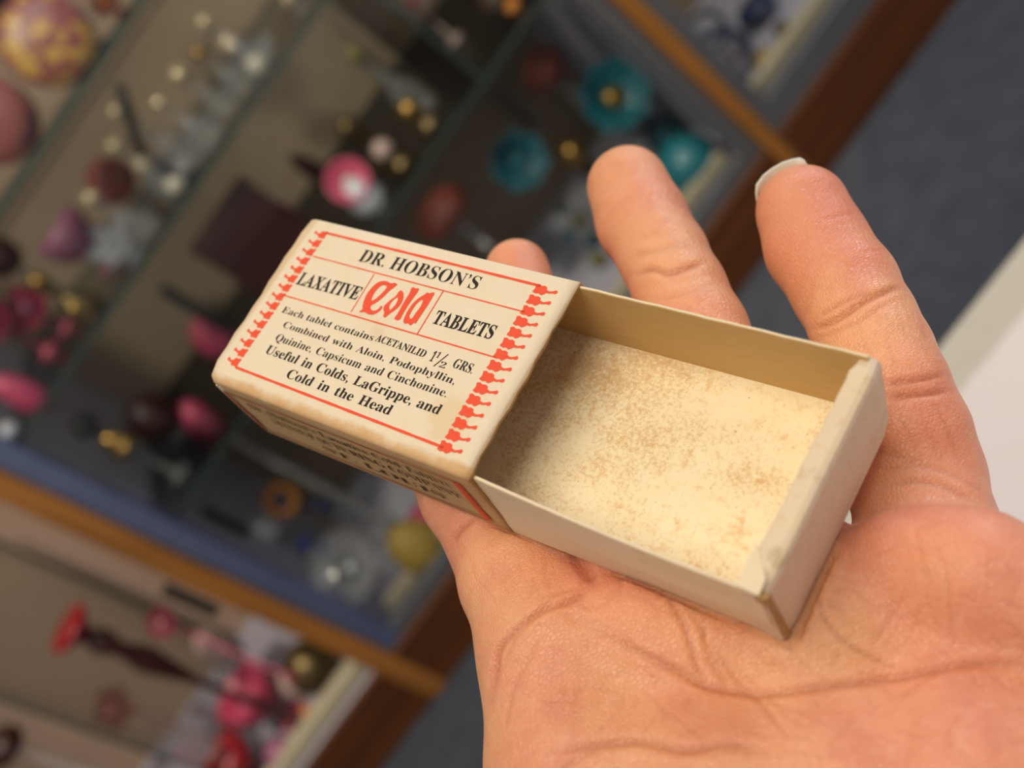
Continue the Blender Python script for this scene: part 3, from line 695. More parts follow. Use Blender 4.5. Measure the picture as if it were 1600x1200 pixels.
# the red blackletter word
def shape(name, polys, mat, f=K4):
    c = bpy.data.curves.new('shape', 'CURVE'); c.dimensions = '2D'; c.fill_mode = 'BOTH'
    for P in polys:
        s = c.splines.new('POLY'); Q = []
        n = len(P)   # one round of corner cutting softens the outline
        for i in range(n):
            a, b = np.array(P[i], float), np.array(P[(i + 1) % n], float); Q += [a * .78 + b * .22, a * .22 + b * .78]
        Q = [hit(*f(*q))[:2] for q in Q]
        s.points.add(len(Q) - 1)
        for p, q in zip(s.points, Q): p.co = (q[0], q[1], 0, 1)
        s.use_cyclic_u = True
    o = bpy.data.objects.new('tmp_shape', c); C.collection.objects.link(o)
    dg = bpy.context.evaluated_depsgraph_get(); dg.update(); m = bpy.data.meshes.new_from_object(o.evaluated_get(dg))
    V = [tuple(v.co[:2]) for v in m.vertices]; Fc = [tuple(p.vertices) for p in m.polygons]
    bpy.data.objects.remove(o); bpy.data.curves.remove(c); bpy.data.meshes.remove(m)
    return lay(name, V, Fc, mat)
cold = {
 'C': [[(505, 210), (470, 240), (420, 275), (370, 330), (300, 385), (245, 415), (238, 440), (255, 465), (290, 465), (325, 440), (340, 415), (357, 430), (340, 460), (300, 490), (255, 507), (210, 497), (180, 475), (150, 482), (130, 475), (165, 450), (163, 420), (175, 370), (200, 310), (240, 255), (290, 205), (340, 180), (395, 180), (440, 205), (470, 195)],
       [(245, 378), (262, 320), (300, 262), (350, 218), (388, 222), (400, 240), (350, 298), (295, 347)]],
 'o': [[(530, 268), (555, 285), (560, 330), (545, 380), (520, 420), (470, 465), (430, 490), (380, 535), (360, 520), (375, 480), (362, 450), (370, 420), (400, 390), (440, 355), (480, 330), (500, 300), (515, 280)],
       [(505, 332), (500, 370), (480, 410), (440, 450), (425, 460), (418, 425), (440, 385), (475, 350)]],
 'l': [[(655, 235), (665, 250), (712, 250), (692, 290), (662, 330), (605, 410), (550, 500), (527, 550), (500, 560), (463, 545), (490, 510), (530, 440), (580, 350), (620, 290), (632, 248)]],
 'd': [[(860, 293), (830, 350), (780, 430), (733, 500), (692, 560), (675, 592), (655, 580), (625, 612), (600, 585), (565, 592), (553, 560), (575, 510), (600, 460), (650, 390), (700, 345), (760, 310), (785, 288), (810, 300), (835, 288)],
       [(735, 357), (745, 375), (720, 430), (680, 480), (640, 540), (620, 545), (612, 515), (640, 460), (690, 390)]]}
for ch, P in cold.items(): shape('blackletter', P, M_ink_r)['label'] = 'large red letter ' + ch
# rules
line(K(503, 90), K(1400, 312), .42); line(K(452, 188), K(1335, 421), .20); line(K(328, 350), K(1212, 610), .22)
line(K(706, 262), K(609, 421), .17); line(K(994, 333), K(884, 514), .2); line(K(128, 650), K(995, 985), .42)
# toothed end borders
motif = [(-.62, .30), (-.40, .38), (-.15, .28), (.10, .34), (.32, .27), (.42, .08), (.70, .02), (.98, .12), (1.14, .22), (1.28, .16), (1.30, .0), (1.16, -.08), (.98, -.06), (.72, -.14), (.50, -.14), (.36, -.30), (.20, -.38), (-.05, -.30), (-.30, -.36), (-.60, -.28), (-.52, .0)]
def border(P0, P1, n, sgn, wd):
    a, b = hit(*P0)[:2], hit(*P1)[:2]; st_ = (a - b) / (n - 1); L = np.linalg.norm(st_); v = st_ / L; u = np.array([1.0, 0.0]) * sgn
    for i in range(n):
        c = a - st_ * i; j = random.uniform(-.04, .04)
        pts = [c + u * (p[0] + j) * wd + v * p[1] * 1.18 * L * (1 if sgn > 0 else 1) for p in motif]
        cc = bpy.data.curves.new('m', 'CURVE'); cc.dimensions = '2D'; cc.fill_mode = 'BOTH'; s = cc.splines.new('POLY'); s.points.add(len(pts) - 1)
        for q, p in zip(s.points, pts): q.co = (p[0], p[1], 0, 1)
        s.use_cyclic_u = True
        o = bpy.data.objects.new('tmp_m', cc); C.collection.objects.link(o); dg = bpy.context.evaluated_depsgraph_get(); dg.update()
        m = bpy.data.meshes.new_from_object(o.evaluated_get(dg)); V = [tuple(x.co[:2]) for x in m.vertices]; Fc = [tuple(p.vertices) for p in m.polygons]
        bpy.data.objects.remove(o); bpy.data.curves.remove(cc); bpy.data.meshes.remove(m)
        lay('border_ornament', V, Fc, M_ink_r)
border(K(1403, 328), K(1008, 985), 15, 1, 2.0)
border(K(490, 98), K(128, 628), 15, -1, 1.45)
# front side of the sleeve
def side_quad(x0, z0, x1, z1, wd, mat=M_ink_rs, name='printed_rule'):
    d = np.array([x1 - x0, z1 - z0]); d = d / np.linalg.norm(d); n_ = np.array([-d[1], d[0]]) * wd / 2; a = np.array([x0, z0]); b = np.array([x1, z1])
    lay(name, [a - n_, b - n_, b + n_, a + n_], [(0, 1, 2, 3)], mat, 'side')
side_quad(2.2, -3.0, 48.6, -3.0, .32); side_quad(2.2, -14.6, 48.6, -14.6, .32); side_quad(2.4, -3.0, 2.4, -14.6, .9)
for i in range(16):
    z = -3.2 - 11.2 * i / 15; side_quad(47.9, z, 49.2 + .2 * (i % 2), z + .15, .62, M_ink_r, 'border_ornament')
def side_text(s, x0, x1, z, h):
    V, Fc = text_mesh(mathserif(s), -.008); a, b = V[:, 0].min(), V[:, 0].max()
    P = np.stack([x0 + (V[:, 0] - a) * (x1 - x0) / (b - a), z + V[:, 1] * h / CAPH], 1); lay('side_lettering', P, Fc, M_ink_bs, 'side')
side_text("Dr. Hobson's Laxative Cold Tablets", 6, 46.5, -6.1, 1.7)
side_text('MANUFACTURING COMPANY', 9, 46.8, -9.3, 1.9)
side_text('ST. LOUIS', 18, 42, -12.6, 1.7)

# ------------------------------------------------------------------ the hand: one continuous body from an implicit surface
NB = RB[:, 2]; CB = float(NB @ (TB * 1000 + RB @ np.array([0, 0, -16.6])))
def on(u, v, rpx, gap):
    d = np.array([(u - 800) / F, (600 - v) / F, -1.0])
    # NB.(d*dep) = CB - gap - rpx*dep/F
    dep = (CB - gap) / (NB @ d + rpx / F)
    return d * dep, rpx * dep / F
def at(u, v, dep, rpx): d = np.array([(u - 800) / F, (600 - v) / F, -1.0]); return d * dep, rpx * dep / F
fingers = {
 'index': [on(1254, 330, 72, 0), on(1276, 385, 79, 1.0), on(1320, 450, 81, 1.4), on(1348, 505, 81, 1.0), on(1372, 555, 83, 1), on(1394, 604, 84, 1.2), on(1418, 680, 94, 3), on(1428, 745, 104, 5.5), on(1450, 840, 104, 5)],
 'middle': [on(981, 292, 64, 2), on(1003, 345, 71, 2.2), on(1036, 400, 69, 1.5), on(1062, 455, 72, .8), on(1092, 520, 76, .6), on(1135, 640, 82, .4), on(1185, 760, 86, .3), on(1220, 870, 92, .3)],
 'ring': [on(808, 424, 51, 3), on(822, 480, 55, 2.4), on(845, 560, 62, 1), on(880, 650, 70, .6), on(930, 760, 80, .4), on(985, 880, 88, .3)],
 'little': [on(650, 600, 62, .4), on(690, 680, 76, .3), on(740, 770, 84, .2), on(796, 838, 98, .3), on(820, 905, 103, -1), on(862, 985, 106, -1)],
}
bases = [fingers[n][-1] for n in ('index', 'middle', 'ring', 'little')]
wr = on(1330, 1900, 300, -2)
palm = []
def cone(a, b): palm.append((a, b))
P_i1 = on(1500, 960, 125, 2); P_i2 = on(1500, 1250, 150, 0)
P_m1 = on(1260, 970, 118, .6); P_m2 = on(1300, 1250, 150, 1.5)
P_r1 = on(1060, 1010, 118, .8); P_r2 = on(1130, 1250, 150, 0)
P_l1 = on(885, 1040, 118, 0); P_l2 = on(925, 1200, 148, 0); P_l3 = on(990, 1500, 180, -1)
W1, W2, W3 = on(1280, 1850, 190, 2), on(1420, 1850, 190, 2), on(1120, 1850, 180, 2)
cone(bases[0], P_i1); cone(P_i1, P_i2); cone(P_i2, W2)
cone(bases[1], P_m1); cone(P_m1, P_m2); cone(P_m2, W1)
cone(bases[2], P_r1); cone(P_r1, P_r2); cone(P_r2, W1)
cone(bases[3], P_l1); cone(P_l1, P_l2); cone(P_l2, P_l3); cone(P_l3, W3)
cone(P_i1, P_m1); cone(P_m1, P_r1); cone(P_r1, P_l1); cone(P_i2, P_m2); cone(P_m2, P_r2); cone(P_r2, P_l2)
cone(on(1640, 1010, 110, 3), on(1660, 1350, 140, 2)); cone(on(1660, 1350, 140, 2), W2)
pads = [(on(1398, 872, 60, -1.0), on(1440, 880, 84, -2.4)), (on(1425, 886, 84, -2.2), on(1530, 900, 96, -4.2)), (on(1600, 940, 100, -3.5), on(1530, 900, 96, -4.2)),
        (on(960, 990, 80, -.8), on(900, 1010, 90, -1.0)), (on(1010, 965, 62, -.6), on(1010, 1000, 66, -.6))]
fa = W1[0] + np.array([34, -50, 0]) * .9
arm = [(W1, (fa, 23.0)), (W2, (fa + np.array([3, 2, 0]), 22.0)), (W3, (fa + np.array([-3, -2, 0]), 22.0))]
thumb = [on(1010, 1700, 170, 2), on(800, 1720, 118, 2), on(640, 1640, 96, 2), on(540, 1520, 88, 1), on(500, 1460, 80, 1)]
def sd_cone(P, A, B):
    (a, ra), (b, rb) = A, B; ba = b - a; L2 = ba @ ba + 1e-9
    pa = P - a; h = np.clip(pa @ ba / L2, 0, 1)
    return np.linalg.norm(pa - h[:, None] * ba, axis=1) - (ra + (rb - ra) * h)
def smin(a, b, k):
    h = np.clip(.5 + .5 * (b - a) / k, 0, 1); return b * (1 - h) + a * h - k * h * (1 - h)
BMIN, BMAX = np.array([-1.2, -.25, -16.75]), np.array([93.0, 32.3, 0])
def sdf(P):
    d = None
    for A, B in palm:
        e = sd_cone(P, A, B); d = e if d is None else smin(d, e, 5.0)
    for A, B in pads: d = smin(d, sd_cone(P, A, B), 3.2)
    for A, B in arm: d = smin(d, sd_cone(P, A, B), 8)
    for nme, ch in list(fingers.items()) + [('thumb', thumb)]:
        f_ = None
        for A, B in zip(ch, ch[1:]):
            e = sd_cone(P, A, B); f_ = e if f_ is None else smin(f_, e, 1.2)
        d = smin(d, f_, 2.0 if nme == 'index' else 3.0)
    # soft contact with the cardboard
    L = (P - TB * 1000) @ RB
    q = np.maximum(BMIN - L, L - BMAX); sb = np.linalg.norm(np.maximum(q, 0), axis=1) + np.minimum(q.max(1), 0)
    return np.maximum(d, .22 - sb)
allp = [p for c in list(fingers.values()) + [thumb] for p in c] + [p for c in palm + pads + arm for p in c]
lo = np.min([p - r for p, r in allp], 0) - 3; hi = np.max([p + r for p, r in allp], 0) + 3
H = .5; K5 = 5; n_ = (np.ceil((hi - lo) / (H * K5)).astype(int) + 1)
gc = np.stack(np.meshgrid(*[lo[i] + (np.arange(n_[i]) + .5) * H * K5 for i in range(3)], indexing='ij'), -1).reshape(-1, 3)
dc = sdf(gc).reshape(n_)
nf = n_ * K5
Vg = np.repeat(np.repeat(np.repeat(dc, K5, 0), K5, 1), K5, 2)
act = np.argwhere(np.abs(dc) < H * K5 * 1.6 + 1)
offs = np.stack(np.meshgrid(*[np.arange(K5)] * 3, indexing='ij'), -1).reshape(-1, 3)
idx = (act[:, None, :] * K5 + offs[None]).reshape(-1, 3)
for s in range(0, len(idx), 400000):
    ii = idx[s:s + 400000]; Vg[ii[:, 0], ii[:, 1], ii[:, 2]] = sdf(lo + ii * H)
def surface_nets(V):
    S = V < 0; nx, ny, nz = V.shape
    cnt = np.zeros((nx - 1, ny - 1, nz - 1), np.int8)
    for dx in (0, 1):
        for dy in (0, 1):
            for dz in (0, 1): cnt += S[dx:nx - 1 + dx, dy:ny - 1 + dy, dz:nz - 1 + dz]
    cells = np.argwhere((cnt > 0) & (cnt < 8)); ids = -np.ones(cnt.shape, np.int64); ids[tuple(cells.T)] = np.arange(len(cells))
    acc = np.zeros((len(cells), 3)); num = np.zeros(len(cells))
    cor = [(0, 0, 0), (1, 0, 0), (0, 1, 0), (0, 0, 1), (1, 1, 0), (1, 0, 1), (0, 1, 1), (1, 1, 1)]
    for a in cor:
        for b in cor:
            if sum(b) == sum(a) + 1 and all(y >= x for x, y in zip(a, b)):
                va = V[tuple((cells + a).T)]; vb = V[tuple((cells + b).T)]; m = (va < 0) != (vb < 0)
                t = np.where(m, va / np.where(m, va - vb, 1), 0)
                p = np.array(a) + t[:, None] * (np.array(b) - np.array(a)); acc[m] += p[m]; num[m] += 1
    pos = cells + acc / num[:, None]
    Q = []
    for ax in range(3):
        o1, o2_ = [(1, 2), (2, 0), (0, 1)][ax]
        A = np.take(S, range(0, V.shape[ax] - 1), ax); B = np.take(S, range(1, V.shape[ax]), ax)
        e = np.argwhere(A != B); ok = (e[:, o1] > 0) & (e[:, o2_] > 0) & (e[:, o1] < V.shape[o1] - 1) & (e[:, o2_] < V.shape[o2_] - 1); e = e[ok]
        def sh(d1, d2): c = e.copy(); c[:, o1] -= d1; c[:, o2_] -= d2; return ids[tuple(c.T)]
        q = np.stack([sh(1, 1), sh(0, 1), sh(0, 0), sh(1, 0)], 1)
        fl = ~A[tuple(e.T)]; q[fl] = q[fl][:, ::-1]; Q.append(q)
    return pos, np.concatenate(Q)
pos, Q = surface_nets(Vg); pos = lo + pos * H
def grad(P, e=.25): return np.stack([sdf(P + np.eye(3)[i] * e) - sdf(P - np.eye(3)[i] * e) for i in range(3)], 1)
# relax slightly
def smooth(P, n):
    E_ = np.concatenate([Q[:, [0, 1]], Q[:, [1, 2]], Q[:, [2, 3]], Q[:, [3, 0]]]); 
    for _ in range(n):
        s = np.zeros_like(P); c = np.zeros(len(P)); 
        for a, b in ((0, 1), (1, 0)):
            for kx in range(3): s[:, kx] += np.bincount(E_[:, a], P[E_[:, b], kx], len(P))
            c += np.bincount(E_[:, a], minlength=len(P))
        P = P * .5 + .5 * s / c[:, None]
    return P
pos = smooth(pos, 4)
G = grad(pos); G /= np.linalg.norm(G, axis=1)[:, None] + 1e-9
# skin folds
KA = lambda x, y: (900 + x * .4375, 200 + y * .4375)
KB = lambda x, y: (680 + x * .575, 750 + y * .575)
folds = [  # (points, width px, depth mm)
 ([KA(195, 530), KA(270, 505), (1045, 427), KA(400, 500), KA(470, 478)], 5, .34), ([KA(200, 460), KA(280, 440), KA(360, 418), KA(440, 410)], 5, .16),
 ([(1259, 516), (1290, 508), (1320, 492), (1346, 474), (1394, 452), (1418, 447)], 5, .42), ([(1272, 502), (1300, 482), (1332, 466), (1364, 458)], 4, .22), ([(1262, 528), (1300, 520), (1345, 500), (1400, 466)], 4, .14),
 ([(1385, 600), (1410, 597), (1438, 594), (1484, 584)], 4.5, .32), ([(1390, 622), (1420, 618), (1447, 615), (1490, 610)], 5, .38), ([(1388, 610), (1440, 604), (1486, 597)], 3, .14),
 ([(1280, 344), (1310, 338), (1337, 331)], 3, .10), ([(1345, 396), (1368, 390), (1392, 387)], 2.5, .10),
 ([(1381, 484), (1386, 510), (1391, 552)], 2.5, .10), ([(1403, 478), (1410, 505), (1417, 534)], 2.5, .10), ([(1428, 470), (1440, 505), (1448, 545)], 2.5, .08), ([(1340, 500), (1348, 525), (1352, 552)], 2.5, .08), ([(1453, 522), (1440, 530), (1425, 534)], 2, .08),
 ([(1430, 630), (1448, 670), (1470, 720)], 3, .12), ([(1456, 625), (1480, 670), (1500, 730)], 3, .12), ([(1400, 640), (1425, 690), (1450, 740)], 3, .1), ([(1392, 760), (1430, 752), (1480, 762), (1530, 785)], 5, .2),
 ([(1380, 735), (1430, 728), (1490, 742), (1550, 780)], 4, .12), ([(1350, 700), (1400, 712), (1450, 728)], 4, .12),
 ([(1035, 480), (1045, 505)], 3, .1), ([(1020, 468), (1060, 462), (1100, 448), (1130, 440)], 3, .1), ([(1085, 455), (1100, 490)], 2.5, .08),
 ([KB(*p) for p in ((360, 370), (480, 430), (600, 490), (680, 530), (740, 560), (860, 580), (960, 575), (1080, 560), (1200, 545), (1320, 525), (1400, 508), (1500, 500), (1600, 510), (1700, 515))], 6, .42),
 ([KB(*p) for p in ((620, 305), (660, 360), (690, 430), (710, 500), (740, 560))], 4.5, .26), ([KB(*p) for p in ((728, 360), (735, 450), (765, 510), (800, 570))], 4, .2),
 ([KB(*p) for p in ((730, 410), (800, 520), (860, 580), (905, 630), (960, 700))], 4, .18), ([KB(*p) for p in ((650, 320), (720, 400), (760, 470), (850, 540), (900, 600))], 3, .1),
 ([KB(*p) for p in ((310, 740), (450, 720), (560, 712), (680, 735), (800, 718), (900, 735))], 7, .34), ([KB(*p) for p in ((440, 730), (380, 765), (330, 800))], 5, .16),
 ([KB(*p) for p in ((430, 275), (380, 322), (300, 352), (240, 392), (180, 455), (165, 520), (150, 610))], 5, .36), ([KB(*p) for p in ((350, 300), (270, 370), (215, 440), (185, 520))], 4, .14),
 ([KB(*p) for p in ((290, 430), (230, 530), (205, 600), (190, 690))], 4, .12), ([KB(*p) for p in ((370, 360), (470, 400), (560, 460))], 3, .1),
 ([(890, 852), (906, 876), (920, 896), (927, 908)], 10, .62),
 ([(706, 850), (716, 833), (730, 818), (745, 806)], 4.5, .34),
 ([KB(*p) for p in ((1030, 305), (1050, 360), (1100, 430), (1180, 480), (1280, 520))], 4, .22), ([KB(*p) for p in ((1290, 290), (1240, 370), (1190, 450))], 3, .12), ([KB(*p) for p in ((1320, 330), (1290, 420), (1230, 500))], 3, .1),
 ([KB(*p) for p in ((1330, 310), (1350, 360), (1362, 410))], 2.5, .1), ([KB(*p) for p in ((1360, 170), (1385, 250), (1400, 340), (1405, 460))], 3, .12), ([KB(*p) for p in ((1300, 100), (1320, 200), (1345, 300))], 3, .08),
 ([KB(*p) for p in ((1400, 505), (1330, 550), (1250, 600))], 3, .12), ([KB(*p) for p in ((1090, 560), (1000, 500), (950, 420))], 3, .1), ([KB(*p) for p in ((870, 590), (960, 620), (1080, 640))], 3, .1),
 ([KB(*p) for p in ((1040, 310), (1160, 400), (1330, 500), (1450, 560))], 2.5, .08), ([KB(*p) for p in ((560, 560), (620, 620), (700, 680), (760, 740))], 3, .1), ([KB(*p) for p in ((960, 620), (1100, 680), (1300, 720))], 3, .09),
 ([KB(*p) for p in ((1150, 380), (1260, 330), (1330, 300))], 2.5, .07), ([KB(*p) for p in ((1470, 480), (1520, 540), (1590, 590))], 3, .1), ([KB(*p) for p in ((700, 600), (640, 680), (600, 760))], 2.5, .08),
]
for q in range(150):
    x = rng.uniform(790, 1590); y = rng.uniform(860, 1200); a = rng.choice([rng.normal(.9, .35), rng.normal(-.75, .4), rng.normal(.1, .3)]); L_ = rng.uniform(25, 95); cu = rng.normal(0, .25)
    folds.append(([(x, y), (x + L_ * .5 * math.cos(a), y + L_ * .5 * math.sin(a)), (x + L_ * math.cos(a + cu), y + L_ * math.sin(a + cu))], rng.uniform(1.8, 3.0), rng.uniform(.05, .12)))
for q in range(46):      # lengthwise wrinkles between the finger joints
    x0_, y0_, ww = [(1330, 480, 110), (1390, 630, 110), (990, 470, 120), (720, 850, 150)][q % 4]
    x = x0_ + rng.uniform(0, ww); y = y0_ + rng.uniform(0, 70) ; a = rng.normal(1.15, .22); L_ = rng.uniform(18, 55)
    folds.append(([(x, y), (x + L_ * math.cos(a), y + L_ * math.sin(a))], 2.2, rng.uniform(.03, .07)))
dep = -pos[:, 2]; U = 800 + F * pos[:, 0] / dep; Vv = 600 - F * pos[:, 1] / dep
facing = np.clip(-(pos * G).sum(1) / np.linalg.norm(pos, axis=1) * 1.6, 0, 1)
near = (U > 620) & (U < 1700) & (Vv > 200) & (Vv < 1300)
vis = np.zeros(len(pos)); fold = np.zeros(len(pos)); disp = np.zeros(len(pos)); I = np.where(near & (facing > .02))[0]
# keep only the surface nearest the camera (coarse depth buffer)
gx = (U[I] // 10).astype(int); gy = (Vv[I] // 10).astype(int); key = gx * 1000 + gy; zb = {}
order = np.argsort(dep[I])
zmin = {}
for i_ in order:
    kk = key[i_]
    if kk not in zmin: zmin[kk] = dep[I][i_] if False else dep[I[i_]]
zz = np.array([zmin[kk] for kk in key]); I = I[dep[I] < zz + 7]
for pts, wd, dp in folds:
    P = np.array(pts, float)
    if len(P) > 2:   # Catmull-Rom
        PP = np.vstack([2 * P[0] - P[1], P, 2 * P[-1] - P[-2]]); o_ = []
        for i in range(1, len(PP) - 2):
            for t in np.linspace(0, 1, 6, endpoint=False):
                o_.append(.5 * ((2 * PP[i]) + (-PP[i - 1] + PP[i + 1]) * t + (2 * PP[i - 1] - 5 * PP[i] + 4 * PP[i + 1] - PP[i + 2]) * t * t + (-PP[i - 1] + 3 * PP[i] - 3 * PP[i + 1] + PP[i + 2]) * t ** 3))
        P = np.array(o_ + [P[-1]])
    mnx, mxx = P.min(0) - 30, P.max(0) + 30
    J = I[(U[I] > mnx[0]) & (U[I] < mxx[0]) & (Vv[I] > mnx[1]) & (Vv[I] < mxx[1])]
    if not len(J): continue
    pt = np.stack([U[J], Vv[J]], 1); best = np.full(len(J), 1e9); tb = np.zeros(len(J)); m = len(P) - 1
    for i in range(m):
        a, b = P[i], P[i + 1]; ab = b - a; h = np.clip(((pt - a) @ ab) / (ab @ ab + 1e-9), 0, 1); dd = np.linalg.norm(pt - a - h[:, None] * ab, axis=1)
        u_ = dd < best; best[u_] = dd[u_]; tb[u_] = (i + h[u_]) / m
    taper = np.clip(np.minimum(tb, 1 - tb) * 6, .25, 1)
    g_ = np.exp(-(best / wd) ** 2) * taper; lip = np.exp(-((best - 2.2 * wd) / (1.5 * wd)) ** 2) * taper
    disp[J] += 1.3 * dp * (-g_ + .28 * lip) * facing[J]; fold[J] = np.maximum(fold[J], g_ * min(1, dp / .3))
L_ = (pos - TB * 1000) @ RB; q_b = np.maximum(BMIN - L_, L_ - BMAX)
sb_ = np.linalg.norm(np.maximum(q_b, 0), axis=1) + np.minimum(q_b.max(1), 0); disp = np.where(sb_ < .9, np.minimum(disp, 0), disp)
pos = pos + G * disp[:, None]
pw = cam2w(pos * mm)
k = NT('skin')
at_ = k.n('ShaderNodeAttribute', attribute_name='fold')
n1 = k.noise(26, 3, .5); n2 = k.noise(110, 5, .65); n3 = k.noise(420, 4, .6)
base = k.mix(k.ramp(n1, .38, .62), srgb((236, 174, 124)), srgb((230, 152, 116)))
base = k.mix(k.math('MULTIPLY', k.ramp(n2, .42, .7), .35), base, srgb((206, 122, 92)))
base = k.mix(k.math('MULTIPLY', k.ramp(n3, .5, .75), .22), base, srgb((240, 190, 160)))
tp = k.n('ShaderNodeAttribute', attribute_name='tip')
base = k.mix(k.math('MULTIPLY', tp.outputs['Fac'], .5), base, srgb((218, 116, 92)))
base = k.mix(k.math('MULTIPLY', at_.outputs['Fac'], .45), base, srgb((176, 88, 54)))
k.col(base); k.b.inputs['Subsurface Weight'].default_value = .35; k.b.inputs['Subsurface Radius'].default_value = (1.0, .38, .2); k.b.inputs['Subsurface Scale'].default_value = .0022
k.rough(k.ramp(n3, .3, .7, .32, .5)); k.b.inputs['Specular IOR Level'].default_value = .45
v1 = k.n('ShaderNodeTexVoronoi', feature='DISTANCE_TO_EDGE'); v1.inputs['Scale'].default_value = 1250
mp = k.n('ShaderNodeMapping'); mp.inputs['Rotation'].default_value = (.3, .8, .5); mp.inputs['Scale'].default_value = (1, 1.9, 1); k.l(k.co, mp.inputs[0]); k.l(mp.outputs[0], v1.inputs['Vector'])
wv = k.n('ShaderNodeTexWave'); wv.inputs['Scale'].default_value = 700; wv.inputs['Distortion'].default_value = 5; wv.inputs['Detail'].default_value = 2; k.l(mp.outputs[0], wv.inputs['Vector'])
hgt = k.math('ADD', k.math('MULTIPLY', k.ramp(v1.outputs['Distance'], 0, .18), .55), k.math('ADD', k.math('MULTIPLY', n2, 1.6), k.math('MULTIPLY', wv.outputs['Fac'], .22)))
k.bump(hgt, .7, .00014); M_skin = k.m
hc = pw.mean(0); person = empty('person', tuple(hc)); tag(person, 'open hand, palm up, holding the small pill box on its fingers', 'person')
hand = mesh_obj('hand', pw - hc, Q, M_skin, person, True)
at1 = hand.data.attributes.new('fold', 'FLOAT', 'POINT'); at1.data.foreach_set('value', fold.astype(np.float32))
tip = np.zeros(len(pos))
for nme, rr in (('index', 20), ('middle', 15), ('ring', 13)):
    c_, r_ = fingers[nme][1]; tip = np.maximum(tip, np.exp(-(np.linalg.norm(pos - c_, axis=1) / (rr * .75)) ** 2))
for (u, v, s, am) in ((1350, 420, 9, .9), (1420, 860, 10, .6), (1040, 930, 8, .35), (1470, 700, 10, .5)):
    c_ = on(u, v, 60, 0)[0]; tip = np.maximum(tip, am * np.exp(-(np.linalg.norm(pos - c_, axis=1) / s) ** 2))
at2 = hand.data.attributes.new('tip', 'FLOAT', 'POINT'); at2.data.foreach_set('value', tip.astype(np.float32))
# nails
k = NT('fingernail'); k.col(k.mix(k.noise(300), srgb((214, 200, 176)), srgb((226, 214, 190)))); k.rough(.3); k.b.inputs['Alpha'].default_value = .92; M_nail = k.m
def nail(chain, wfac=.82, ext_=1.18, roll=0.0, skew=0.0):
    (t0, r0), (t1, r1) = chain[0], chain[1]; ax = t0 - t1; ax /= np.linalg.norm(ax)
    view = t0 / np.linalg.norm(t0); bk = view - ax * (view @ ax); bk /= np.linalg.norm(bk); sd = np.cross(ax, bk)
    if roll: bk, sd = bk * math.cos(roll) + sd * math.sin(roll), sd * math.cos(roll) - bk * math.sin(roll)
    if skew: ax = ax + sd * skew; ax /= np.linalg.norm(ax); bk = bk - ax * (bk @ ax); bk /= np.linalg.norm(bk); sd = np.cross(ax, bk)
    V = []; N1, N2 = 13, 9
    for i in range(N1):
        a = -1.05 + 2.1 * i / (N1 - 1)
        for j in range(N2):
            s = j / (N2 - 1); al = -r0 * .55 + s * r0 * (.55 + ext_ - (.42 if skew else .22) * (a / 1.05) ** 2 * (s ** 4)); 
            R_ = r0 * (1.02 - (.95 if skew else .4) * max(0, s - .45) ** 1.2)
            V.append(t0 + ax * al + (bk * math.cos(a) + sd * math.sin(a) * wfac * 1.12) * R_ * 1.0)
    V = np.array(V); nt = len(V); V = np.vstack([V, V - np.repeat((bk * .0 + 0)[None], nt, 0)])
    for q in range(nt): V[nt + q] = V[q] + (t0 - V[q]) / np.linalg.norm(t0 - V[q]) * .45
    Fq = []
    for i in range(N1 - 1):
        for j in range(N2 - 1):
            a = i * N2 + j; Fq += [(a, a + 1, a + N2 + 1, a + N2), (nt + a, nt + a + N2, nt + a + N2 + 1, nt + a + 1)]
    rim_ = [i * N2 for i in range(N1)] + [(N1 - 1) * N2 + j for j in range(1, N2)] + [i * N2 + N2 - 1 for i in range(N1 - 2, -1, -1)] + [j for j in range(N2 - 2, 0, -1)]
    for a, b in zip(rim_, rim_[1:] + rim_[:1]): Fq.append((a, b, nt + b, nt + a))
    mesh_obj('fingernail', cam2w(V * mm) - hc, Fq, M_nail, hand, True)
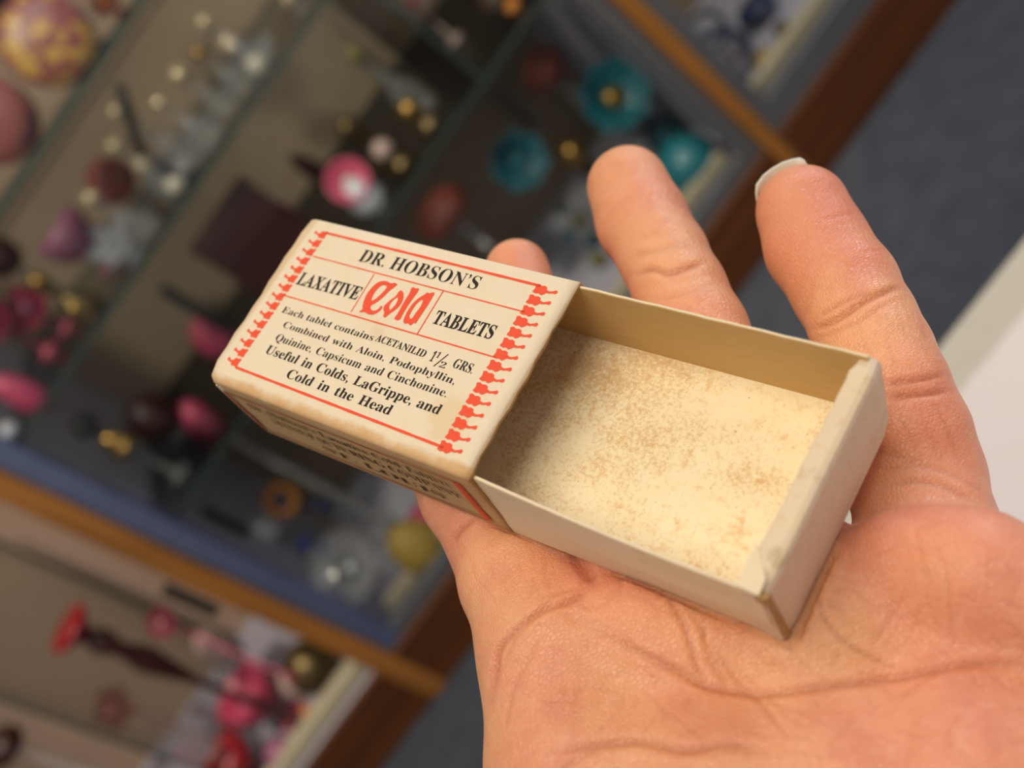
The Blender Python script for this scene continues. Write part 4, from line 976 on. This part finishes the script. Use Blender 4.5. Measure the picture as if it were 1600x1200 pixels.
(t0, r0), (t1, r1) = fingers['index'][0], fingers['index'][1]; ax = t0 - t1; ax /= np.linalg.norm(ax)
vw = t0 / np.linalg.norm(t0); bk = vw - ax * (vw @ ax); bk /= np.linalg.norm(bk); sd = np.cross(ax, bk); d0_ = -t0[2]
Epx = [(1180, 302), (1181, 288), (1192, 273), (1206, 262), (1222, 253), (1238, 248), (1250, 246), (1257, 250), (1262, 262)]
V = []; N1, N2 = len(Epx), 9
for i in range(N1):
    a = 1.15 - 2.1 * i / (N1 - 1); e = at(Epx[i][0], Epx[i][1], d0_ + 1.2 + 2.6 * math.cos(a * 1.2), 1)[0]
    B = t0 - ax * .7 * r0 + (bk * math.cos(a) + sd * math.sin(a)) * r0 * 1.0; Mm = t0 + ax * .35 * r0 + (bk * math.cos(a) + sd * math.sin(a)) * r0 * 1.02
    for q in range(N2):
        s_ = q / (N2 - 1); m_ = .6
        V.append(B * (s_ - m_) * (s_ - 1) / (m_) + Mm * s_ * (s_ - 1) / (m_ * (m_ - 1)) + e * s_ * (s_ - m_) / (1 - m_))
V = np.array(V); nt = len(V); Vi = V + (t0 - V) / np.linalg.norm(t0 - V, axis=1)[:, None] * .4; V = np.vstack([V, Vi]); Fq = []
for i in range(N1 - 1):
    for j in range(N2 - 1):
        a = i * N2 + j; Fq += [(a, a + 1, a + N2 + 1, a + N2), (nt + a, nt + a + N2, nt + a + N2 + 1, nt + a + 1)]
rim_ = [i * N2 for i in range(N1)] + [(N1 - 1) * N2 + j for j in range(1, N2)] + [i * N2 + N2 - 1 for i in range(N1 - 2, -1, -1)] + [j for j in range(N2 - 2, 0, -1)]
for a, b in zip(rim_, rim_[1:] + rim_[:1]): Fq.append((a, b, nt + b, nt + a))
mesh_obj('fingernail', cam2w(V * mm) - hc, Fq, M_nail, hand, True)['label'] = 'long pale nail showing past the fingertip'
nail(fingers['middle'], ext_=.8); nail(fingers['ring'], ext_=.8); nail(fingers['little'], ext_=.9); nail(thumb[::-1], ext_=1.0)
